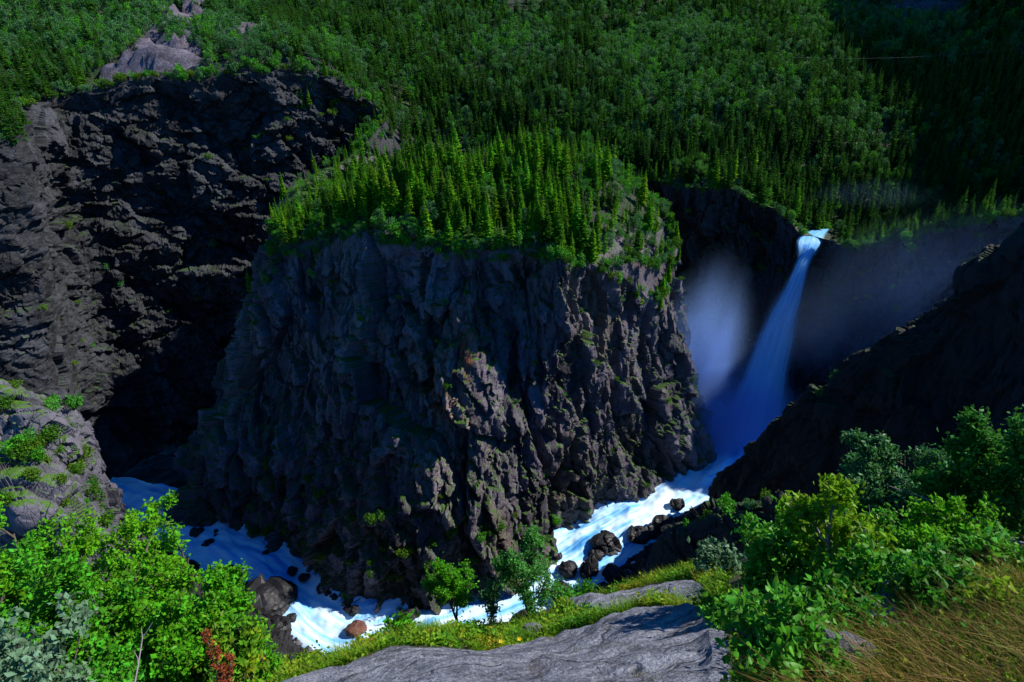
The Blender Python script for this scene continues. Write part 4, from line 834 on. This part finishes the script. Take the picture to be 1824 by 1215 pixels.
# ------------------------------------------------------------ foreground shrubs and saplings
def top_height(base, pytop):
    lo_, hi_ = .05, 30.
    for _ in range(40):
        m_ = .5 * (lo_ + hi_); y_ = project(base + np.array([0, 0, m_]))[1]
        if y_ > pytop: lo_ = m_
        else: hi_ = m_
    return lo_
LEAF1 = {}
def shrub(name, label, base, h, spread, nleaf, leaf, mat, seed, stems=5, lean=(0, 0), trunk=False, group=None, cat='shrub', leafparts=0, twigr=.012, bare=.25, bark='twig', wide=.5):
    g = np.random.default_rng(seed); e = empty(name, tuple(base)); segs = []; LP, LD = [], []
    def branch(p0, d, L_, r_, depth):
        k_ = 6; pts = [p0]; dd = d.copy()
        for i in range(k_ - 1):
            dd = dd + g.normal(0, .16, 3) + np.array([0, 0, .05]); dd /= np.linalg.norm(dd); pts.append(pts[-1] + dd * L_ / (k_ - 1))
        pts = np.array(pts); segs.append((pts, np.linspace(r_, r_ * .35, k_)))
        if depth == 0 or L_ < .1:
            m_ = 12; t_ = np.linspace(.1, 1, m_); q = catmull(pts, t_ * (k_ - 1)); LP.append(q); LD.append(np.tile(dd, (m_, 1)))
            return
        nb_ = 5 if depth > 1 else 4
        for i in range(nb_):
            f = bare + (1 - bare) * (i + g.random()) / nb_; q = catmull(pts, np.array([min(f, .99) * (k_ - 1)]))[0]
            side = np.cross(dd, unit(1, g)[0]); side /= np.linalg.norm(side) + 1e-9; nd = dd * .55 + side * g.uniform(.55, .95) + np.array([0, 0, .12]); nd /= np.linalg.norm(nd)
            branch(q, nd, L_ * g.uniform(.42, .62) * (1.15 - .5 * f), r_ * .55, depth - 1)
    if trunk:
        d = np.array([lean[0], lean[1], 1.]); d /= np.linalg.norm(d); branch(np.array([0, 0, -.15]), d, h * .95, twigr * 1.6, 3)
        for q in range(stems - 1):
            a = q * 2.4 + seed; nd = np.array([math.cos(a) * wide + lean[0], math.sin(a) * wide + lean[1], 1]); nd /= np.linalg.norm(nd); branch(np.array([0, 0, h * .08 * q]), nd, h * g.uniform(.6, .85), twigr, 2)
    else:
        for q in range(stems):
            a = q * 2.4 + seed; nd = np.array([math.cos(a) * spread / h * 1.1 + lean[0], math.sin(a) * spread / h * 1.1 + lean[1], 1]); nd /= np.linalg.norm(nd); branch(np.array([math.cos(a) * spread * .12, math.sin(a) * spread * .12, -.12]), nd, h * g.uniform(.7, 1.05), twigr * 1.3, 2)
    LPa, LDa = np.concatenate(LP), np.concatenate(LD)
    zt = np.percentile(LPa[:, 2], 99); rad = np.percentile(np.hypot(LPa[:, 0] - np.median(LPa[:, 0]), LPa[:, 1] - np.median(LPa[:, 1])), 92)
    fz, fr = (h - leaf) / zt, min(1.6, max(.3, spread / rad)); fs = np.array([fr, fr, fz]); LPa = LPa * fs; segs = [(a_ * fs, b_) for a_, b_ in segs]; n_ = nleaf; pick = g.integers(0, len(LPa), n_)
    C = LPa[pick] + g.normal(0, leaf * .9, (n_, 3)); A = LDa[pick] * .6 + unit(n_, g) * .9; A /= np.linalg.norm(A, axis=1, keepdims=True)
    up = np.tile([0, 0, 1.], (n_, 1)) + unit(n_, g) * .9; B = np.cross(A, up); B /= np.linalg.norm(B, axis=1, keepdims=True) + 1e-9
    sz = leaf * g.uniform(.45, 1.3, (n_, 1)); tag(e, label, cat, group)
    sm = tubes_mesh('stems', segs, 5); obj('stems', sm, M[bark], e)
    if leafparts:
        if mat not in LEAF1:
            u = np.linspace(-1, 1, 7); wv = .42 * np.sqrt(np.clip(1 - u * u, 0, 1)) * (1 - .25 * u); Vv = np.concatenate([np.stack([u, wv, .25 * wv - .10 * u * u], 1), np.stack([u, 0 * u, -.10 * u * u], 1), np.stack([u, -wv, .25 * wv - .10 * u * u], 1)])
            LEAF1[mat] = mesh_np('leaf', Vv, np.array([[r_ * 7 + i, r_ * 7 + i + 1, r_ * 7 + 8 + i, r_ * 7 + 7 + i] for r_ in (0, 1) for i in range(6)]), True); LEAF1[mat].materials.append(M[mat])
        from mathutils import Matrix
        wp = C + np.asarray(base); near = np.argsort(np.linalg.norm(wp, axis=1))[:leafparts]
        for i in near:
            o = obj('leaf', LEAF1[mat], None, e); a_, b_ = A[i], B[i]; c_ = np.cross(a_, b_); s_ = float(sz[i, 0]) * .62
            o.matrix_local = Matrix(((a_[0] * s_, b_[0] * s_, c_[0] * s_, C[i][0]), (a_[1] * s_, b_[1] * s_, c_[1] * s_, C[i][1]), (a_[2] * s_, b_[2] * s_, c_[2] * s_, C[i][2]), (0, 0, 0, 1)))
        rest = np.setdiff1d(np.arange(n_), near); C, A, B, sz = C[rest], A[rest], B[rest], sz[rest]
    fo = obj('foliage', quads_mesh('foliage', C, A * sz * .6, B * sz * .38), M[mat], e)
    if leafparts: fo['kind'] = 'stuff'
    return e
def fgshrub(name, label, px0, py0, pytop, wpx, nleaf, leaf, mat, seed, r=None, **kw):
    b = near_pt(px0, py0) if r is None else PR(px0, py0, r); dep = project(b)[2]; sp_ = wpx / FPX * dep * .5; hd = np.array([b[0], b[1], 0]) / np.hypot(b[0], b[1]); h = max(.12, top_height(b + hd * sp_ * .55, pytop)); return shrub(name, label, b, h, wpx / FPX * dep * .5, nleaf, leaf, mat, seed, **kw)
# saplings at the brink, middle
fgshrub('birch_sapling', 'taller of the two leafy birch saplings at the brink above the rapids', 942, 1104, 948, 105, 8000, .046, 'birchpale', 1, trunk=True, stems=4, cat='birch', twigr=.022, wide=.35)
fgshrub('birch_sapling', 'shorter windblown birch sapling left of the taller one at the brink', 815, 1112, 985, 85, 6500, .046, 'birchfg', 2, trunk=True, stems=4, lean=(-.12, 0), cat='birch', twigr=.018, wide=.45)
fgshrub('birch_sapling', 'thin dark sapling standing between the two leafy ones at the brink', 872, 1108, 1015, 50, 1300, .046, 'dull', 3, trunk=True, stems=3, cat='birch', twigr=.014, wide=.3)
fgshrub('shrub', 'round bright bush right of the saplings at the brink', 1022, 1082, 1030, 80, 3600, .055, 'birchfg', 4, stems=6)
fgshrub('shrub', 'low leafy shrub on the turf left of the saplings', 712, 1140, 1092, 40, 420, .09, 'birchfg', 5, stems=4)
fgshrub('shrub', 'lone small shoot at the edge of the turf over the white water', 683, 1150, 1120, 26, 200, .07, 'birchfg', 6, stems=3)
fgshrub('shrub', 'small shrub where the turf meets the middle of the slab', 1000, 1110, 1070, 60, 900, .07, 'heath', 7, stems=6)
# left thicket
fgshrub('birch_tree', 'large windblown birch with the highest crown in the left thicket', 275, 1275, 905, 300, 36000, .06, 'birchfg', 11, r=14.5, trunk=True, stems=10, cat='birch', twigr=.035, bark='twig', wide=.8)
fgshrub('birch_tree', 'broad birch at the left picture edge behind the silvery willow', 70, 1285, 950, 250, 28000, .06, 'birchfg', 12, r=14, trunk=True, stems=10, cat='birch', twigr=.035, wide=.8)
fgshrub('birch_tree', 'bright yellow-green young tree at the right edge of the left thicket', 375, 1275, 1020, 230, 22000, .06, 'birchfg', 13, r=10, trunk=True, stems=6, cat='birch', twigr=.025, wide=.7)
fgshrub('birch_tree', 'thin-stemmed birch between the two large ones of the left thicket', 185, 1285, 990, 130, 12000, .06, 'birch', 14, r=13, trunk=True, stems=4, cat='birch', twigr=.025, wide=.5)
fgshrub('birch_tree', 'dense birch filling the middle of the left thicket', 320, 1270, 975, 220, 24000, .058, 'birchfg', 18, r=12, trunk=True, stems=9, cat='birch', twigr=.03, wide=.8)
fgshrub('birch_tree', 'dark green birch low behind the silvery willow', 165, 1300, 985, 220, 18000, .06, 'birch', 19, r=11.5, trunk=True, stems=9, cat='birch', twigr=.03, wide=.8)
fgshrub('shrub', 'yellowish leafy shrub low in the right of the left thicket', 430, 1260, 1110, 80, 2600, .075, 'heath', 15, r=9.0, stems=6)
fgshrub('willow_shrub', 'silvery willow bush in the lower left corner', 110, 1400, 1080, 250, 7500, .058, 'silver', 16, r=8.2, stems=9)
fgshrub('willow_shrub', 'dark green filler bush below the bright young tree', 270, 1330, 1120, 200, 9000, .06, 'birch', 17, r=9.5, stems=8)
# right thicket
for a in [('tall leafy tree at the right picture edge', 1835, 955, 690, 170, 7000, 21), ('leafy tree second from the right edge with visible stems', 1752, 955, 752, 150, 7000, 22), ('broad windblown bush at the left of the right thicket', 1612, 965, 805, 190, 8500, 23), ('bush between the broad windblown one and the second tree', 1690, 962, 835, 120, 5000, 24), ('low bush behind the yellowing willow', 1540, 972, 868, 110, 3800, 25)]:
    fgshrub('birch_tree', a[0], a[1], a[2], a[3], a[4], a[5] * 2, .058, 'dull' if a[6] == 23 else 'birch', a[6], trunk=True, stems=6, cat='birch', twigr=.02, wide=.6)
fgshrub('willow_tree', 'yellowing willow with a crooked bare grey stem', 1500, 1065, 852, 150, 2600, .06, 'willowy', 31, trunk=True, stems=4, lean=(-.42, .1), cat='willow', twigr=.02, bark='dead', wide=.6, bare=.45)
fgshrub('willow_shrub', 'dense dark green willow left of the crooked stem', 1385, 1075, 935, 190, 7000, .06, 'willow', 32, stems=9, cat='willow')
fgshrub('willow_shrub', 'glossy broad-leaved bush nearest the camera beside the slab', 1365, 1235, 1045, 160, 2600, .045, 'willow', 33, stems=8, cat='willow', leafparts=280)
fgshrub('willow_shrub', 'leafy willow spreading right of the crooked stem', 1590, 1080, 965, 190, 3400, .06, 'willow', 34, stems=9, cat='willow')
fgshrub('willow_shrub', 'low willow in the middle of the right turf', 1490, 1150, 1030, 200, 3600, .042, 'willow', 35, stems=9, cat='willow', leafparts=240)
fgshrub('willow_shrub', 'low bush by the rock at the far right', 1770, 1030, 945, 150, 2400, .055, 'willow', 36, stems=8, cat='willow')
fgshrub('shrub', 'pale bluish shrub on the turf below the dark outcrop', 1272, 1030, 958, 60, 1200, .085, 'silver', 37, stems=6)
fgshrub('willow_shrub', 'small dark bush spilling onto the slab edge', 1300, 1130, 1050, 90, 1500, .055, 'willow', 38, stems=7, cat='willow')
for a in [('bright willow below the tall tree at the right edge', 1700, 1010, 915, 170, 4200, 41, 'birchfg'), ('bright low bush between the crooked stem and the right trees', 1600, 1010, 915, 150, 4000, 42, 'willow'), ('yellow-green bush just left of the crooked stem', 1440, 1020, 905, 120, 3600, 43, 'birchfg'), ('leafy low bush right of the tilted rock', 1680, 1100, 1010, 170, 3200, 44, 'willow'), ('small yellowing bush in the tan grass', 1790, 1120, 1060, 100, 1400, 45, 'willowy')]:
    fgshrub('willow_shrub', a[0], a[1], a[2], a[3], a[4], a[5], .05, a[7], a[6], stems=8, cat='willow')
# crown of the outcrop, left spur
for j, (x_, y_, w) in enumerate([(1225, 938, 'leftmost'), (1262, 925, 'second from left'), (1300, 912, 'third from left'), (1335, 902, 'fourth from left'), (1372, 898, 'rightmost')]):
    put_bush('outcrop_bush', PY(x_, y_, 39.5 - j * .6) - [0, 0, .3], .62 + .16 * (j % 3), BUSH[j], 'small bush on the dark outcrop crown, %s of five' % w, 'bushes on the outcrop')
sc = 0
while sc < 42:
    r_, c_ = int(g.integers(30, 200)), int(g.integers(40, 250)); p = SPP[r_, c_]; x_, y_, _ = project(p)
    if x_ < -30 or y_ < 690 or y_ > 1010: continue
    band = ('upper slope' if y_ < 780 else ('grassy middle shelf' if y_ < 900 else 'lower rock ledge')); sd = 'left part' if x_ < 60 else ('middle' if x_ < 120 else 'right part')
    if band == 'lower rock ledge' and g.random() < .75: continue
    put_bush('spur_bush', p, float(g.uniform(.9, 2.2)), [LBUSH[0], BUSH[1], LBUSH[2], BUSH[0]][sc % 4], 'green bush on the left spur, %s, %s' % (band, sd), 'spur bushes %s %s' % (band, sd)); sc += 1
i = int(np.searchsorted(ts, 3.2)); iend = int(np.searchsorted(ts, 10.8))
while i < iend:
    i += int(g.uniform(3, 9)); p = RIM[i] - NRM[i] * g.uniform(0, 5); p[2] = max(p[2], Hgt(p[0], p[1])[0]) - .2; x_ = float(project(p)[0])
    pl = 'left of the bare rock streak' if x_ < 200 else ('below the bare rock streak' if x_ < 330 else ('just right of the bare rock streak' if x_ < 450 else ('above the dark ravine' if x_ < 560 else 'at the ravine head')))
    put_bush('rim_bush', p, float(g.uniform(1.4, 3.4)), BUSH[int(g.integers(5))], 'green bush on the left gorge wall brink, ' + pl, 'left wall rim bushes ' + pl)

# ------------------------------------------------------------ grass, heath, flowers, dead twigs, dock, power poles
def fg_points(n, px_rng, py_rng, test):
    out = np.empty((0, 3))
    while len(out) < n:
        x_, y_ = g.uniform(*px_rng, 20000), g.uniform(*py_rng, 20000); ep = np.interp(x_, EPX, EPY)
        k_ = (y_ > ep + 1) & (y_ < 1330); x_, y_, ep = x_[k_], y_[k_], ep[k_]; k_ = test(x_, y_); x_, y_, ep = x_[k_], y_[k_], ep[k_]
        j = np.round((x_ + 500) / 2900. * (NCF - 1)).astype(int); i_ = np.clip(np.round(((y_ - 1560) / (ep - 1560)) ** 1.25 * (NRF - 1)), 0, NRF - 1).astype(int)
        out = np.concatenate([out, FGP[i_, j] + g.normal(0, .02, (len(j), 3)) * [1, 1, 0]])
    return out[:n]
def blades(name, P, h0, h1, w, mat, lean, label, seg=3):
    n_ = len(P); hh = g.uniform(h0, h1, n_)[:, None]; a = g.uniform(0, 6.28, n_); s_ = np.stack([np.cos(a), np.sin(a), 0 * a], 1) * w
    bd = np.asarray(lean)[None] * g.uniform(.4, 1.3, (n_, 1)) + g.normal(0, .28, (n_, 3)); bd[:, 2] = 0; Vs = []
    for k_ in range(seg + 1):
        f = k_ / seg; c = P + np.array([0, 0, 1.]) * hh * f * (1 - .22 * f) + bd * hh * f * f; wv = s_ * (1 - f) ** .7
        Vs += [c - wv, c + wv]
    V = np.stack(Vs, 1).reshape(-1, 3); m_ = 2 * (seg + 1); b = np.arange(n_)[:, None, None] * m_; F = (np.array([[2 * k_, 2 * k_ + 1, 2 * k_ + 3, 2 * k_ + 2] for k_ in range(seg)])[None] + b).reshape(-1, 4)
    return tag(obj(name, mesh_np(name, V, F), M[mat]), label, kind='stuff')
cl = lambda x_, y_: vnoise(np.stack([x_, y_ * 2, 0 * x_], 1), 60, 801) + .6 * vnoise(np.stack([x_, y_ * 2, 0 * x_], 1), 22, 802)
turf = lambda x_, y_: fg_bare(x_, y_) < .3
blades('dry_grass', fg_points(7000, (1400, 1880), (985, 1330), lambda x_, y_: turf(x_, y_) & ((x_ - 1400) / 480 + (y_ - 980) / 260 + .75 * cl(x_, y_) > 1.2)), .12, .5, .0032, 'grassd', (-.55, -.15, 0), 'long wind-bent tan grass in the lower right corner')
blades('turf_grass', fg_points(16000, (430, 1290), (1020, 1240), lambda x_, y_: turf(x_, y_) & (cl(x_, y_) > -.5)), .08, .34, .005, 'grassg', (-.3, 0, 0), 'yellow-green grass on the turf between slab and brink')
blades('turf_grass', fg_points(8000, (1230, 1620), (985, 1330), lambda x_, y_: turf(x_, y_) & (cl(x_, y_) > -.5)), .06, .22, .003, 'grassg', (-.3, 0, 0), 'green grass under the willows at right')
blades('crack_grass', fg_points(420, (640, 1330), (1080, 1330), lambda x_, y_: ~turf(x_, y_) & (cl(x_, y_) > .75)), .03, .10, .0025, 'grassd', (-.2, 0, 0), 'sparse dry grass in cracks of the grey slab')
def heath(name, P, h, leaf, mat, label, per=16):
    n_ = len(P); C = (P[:, None] + g.normal(0, 1, (n_, per, 3)) * [h * .8, h * .8, 0] + np.abs(g.normal(0, 1, (n_, per, 3))) * [0, 0, h]).reshape(-1, 3); A = unit(len(C), g); A[:, 2] = np.abs(A[:, 2]) * .6; B = np.cross(A, unit(len(C), g)); B /= np.linalg.norm(B, axis=1, keepdims=True)
    sz = leaf * g.uniform(.6, 1.4, (len(C), 1)); return tag(obj(name, quads_mesh(name, C, A * sz * .6, B * sz * .4), M[mat]), label, kind='stuff')
heath('heath_plants', fg_points(1900, (430, 1290), (1020, 1240), lambda x_, y_: turf(x_, y_) & (cl(x_ * 1.6 + 300, y_ * 1.6) > -.05)), .075, .045, 'heath', 'yellow-green heath plants on the turf between slab and brink')
heath('heath_plants', fg_points(1500, (1250, 1880), (975, 1330), lambda x_, y_: turf(x_, y_) & (cl(x_ * 1.5, y_ * 1.5) > .0)), .06, .034, 'heath', 'low green leafy ground cover under the willows at right', 14)
for j, (x_, y_, w) in enumerate([(892, 1156, 'below the taller sapling'), (925, 1152, 'right of the other one below the taller sapling'), (1802, 1186, 'in the dry grass at lower right'), (1464, 1200, 'at the bottom below the low willow')]):
    if j < 3: b = near_pt(x_, y_)
    else: b = near_pt(x_, y_)
    dep = project(b)[2]; h = .10 + .02 * dep / 3; e = empty('yellow_flower', tuple(b)); r_ = .010 + .003 * dep / 3
    obj('stem', tubes_mesh('stem', [(np.array([[0, 0, -.02], [.01, 0, h * .6], [0, -.01, h]]), [.002, .002, .0015])], 4), M['grassg'], e)
    pet = np.array([[math.cos(a), math.sin(a), .25] for a in np.arange(5) * 1.2566]); obj('petals', quads_mesh('petals', pet * r_ + [0, -.01, h], pet * r_ * .9, np.cross(pet, [0, 0, 1]) * r_ * .6), M['flower'], e); tag(e, 'small yellow flower ' + w, 'flower', 'yellow flowers')
# dead twigs
def dead_branch(name, label, pts, r_, seed, n=9):
    gg = np.random.default_rng(seed); pts = np.array(pts); c = catmull(pts, 14); segs = [(c, np.linspace(r_, r_ * .3, 14))]
    L_ = np.linalg.norm(c[-1] - c[0])
    for q in range(n):
        i_ = int(gg.integers(3, 13)); d = c[min(i_ + 1, 13)] - c[i_ - 1]; d /= np.linalg.norm(d); d = d * .7 + unit(1, gg)[0] * .7 + [0, 0, .3]; l_ = L_ * gg.uniform(.12, .3); m_ = c[i_] + d * l_ * .5 + gg.normal(0, .03, 3) * L_ * .4
        segs.append((np.stack([c[i_], m_, m_ + (d + gg.normal(0, .3, 3)) * l_ * .5]), [r_ * .5, r_ * .35, r_ * .15]))
    m = tubes_mesh(name, segs, 5); return tag(obj(name, m, M['dead']), label, 'dead branch')
dead_branch('dead_branch', 'bare grey branch reaching left at the right picture edge', [near_pt(1835, 985) + [0, 0, .05], PR(1790, 955, 9.6), PR(1740, 925, 9.7), PR(1690, 905, 9.8)], .022, 3)
dead_branch('dead_branch', 'thin bare stick standing in the silvery willow at lower left', [PR(236, 1235, 7.6), PR(245, 1190, 7.5), PR(255, 1130, 7.5)], .012, 4, 3)
dead_branch('dead_branch', 'pale twiggy branch lying in the right turf below the crooked stem', [near_pt(1500, 1130) + [0, 0, .03], near_pt(1540, 1132) + [0, 0, .06], near_pt(1590, 1126) + [0, 0, .05]], .008, 5, 6)
dead_branch('dead_branch', 'bare twig fork standing between the willow and the right bushes', [near_pt(1560, 1000), PR(1562, 965, 9.6), PR(1548, 930, 9.6)], .014, 6, 7)
# red dock seed heads at lower left
e = empty('dock_plant', tuple(PR(392, 1300, 5.0))); b = PR(392, 1300, 5.0); tag(e, 'rust-red dried dock seed head in front of the left thicket', 'dock plant'); segs = []; C = []
for j, (x_, y_) in enumerate([(366, 1125), (384, 1158), (410, 1165), (398, 1190)]):
    t_ = PR(x_, y_, 4.9) - b; c = catmull(np.array([[0, 0, 0], t_ * .5 + [.03, 0, 0], t_]), 12); segs.append((c, np.linspace(.006, .002, 12)))
    for q in range(9):
        ctr = c[11 - int(q * .6)] + g.normal(0, .012, 3); C.append(ctr + g.normal(0, 1, (26, 3)) * [.012, .012, .016])
C = np.concatenate(C); A = unit(len(C), g); B = np.cross(A, unit(len(C), g)); B /= np.linalg.norm(B, axis=1, keepdims=True)
obj('stalks', tubes_mesh('stalks', segs, 5), M['twig'], e); obj('seed_heads', quads_mesh('seed_heads', C, A * .009, B * .007), M['rowan'], e)
# loose rocks in the right turf
for j, (x_, y_, hw, asp, lab) in enumerate([(1745, 1010, 75, (1.1, .8, .35), 'flat grey rock lying in the turf at the far right'), (1590, 1105, 70, (.9, .7, .6), 'dark tilted rock between the willow and the tan grass'), (1545, 1205, 75, (1, .6, .35), 'low dark rock at the bottom under the dead twigs'), (960, 1128, 24, (1.2, .7, .6), 'small dark rock in the turf below the saplings'), (775, 1150, 16, (1.2, .8, .6), 'pale rock in the turf left of the slab top')]):
    p = near_pt(x_, y_); dep = project(p)[2]; r_ = hw / FPX * dep; o = obj('rock', BM['stone'][j % 5].copy()); o.location = tuple(p); o.scale = (r_ * asp[0], r_ * asp[1], r_ * asp[2]); o.rotation_euler = (R(-25), R(-18), j * 1.1); tag(o, lab, 'rock', 'rocks in the foreground turf')
# power poles and a cable on the hillside
def hill_at(px0, py0):
    d = ray(px0, py0)
    for y_ in np.arange(280, 900, 2.):
        p = d * (y_ / d[1])
        if Hgt(p[0], p[1])[0] > p[2]: return p
    return d * (600 / d[1])
for x_, y_, w in ((940, 118, 'in the middle of the far forest'), (713, 52, 'near the top of the forest, left of centre')):
    p = hill_at(x_, y_); e = empty('power_pole', tuple(p)); obj('post', tubes_mesh('post', [(np.array([[0, 0, -1], [0, 0, 15.5]]), [.22, .16])], 6), M['pole'], e); obj('crossarm', tubes_mesh('crossarm', [(np.array([[-2.2, 0, 15.1], [2.2, 0, 15.1]]), [.14, .14])], 5), M['pole'], e); tag(e, 'wooden power pole with a crossarm standing ' + w, 'power pole', 'power poles')
p0, p1 = hill_at(1400, 150) + [0, 0, 17], hill_at(1850, 130) + [0, 0, 17]; f = np.linspace(0, 1, 20)[:, None]; tag(obj('power_cable', tubes_mesh('power_cable', [(p0 * (1 - f) + p1 * f - np.array([0, 0, 1.]) * 14 * f * (1 - f), np.full(20, .03))], 4), M['dead']), 'thin power cable strung over the dark forest at upper right', 'cable')

# ------------------------------------------------------------ labels: where look-alikes stand in a row, say which one counted from the left
ORD = ['first', 'second', 'third', 'fourth', 'fifth', 'sixth', 'seventh', 'eighth', 'ninth', 'tenth', 'eleventh', 'twelfth', 'thirteenth', 'fourteenth', 'fifteenth', 'sixteenth', 'seventeenth', 'eighteenth', 'nineteenth', 'twentieth'] + ['twenty-' + w for w in ('first', 'second', 'third', 'fourth', 'fifth', 'sixth', 'seventh', 'eighth', 'ninth')]
same = {}
for o in COL.objects:
    if o.parent is None and 'label' in o and 'category' in o: same.setdefault(o['label'], []).append(o)
for lab, os_ in same.items():
    if 2 <= len(os_) <= len(ORD) and len(lab.replace('-', ' ').split()) <= (13 if len(os_) <= 20 else 12):
        for i, o in enumerate(sorted(os_, key=lambda o: float(project(np.array(o.location))[0]))): o['label'] = lab + ', %s from left' % ORD[i]
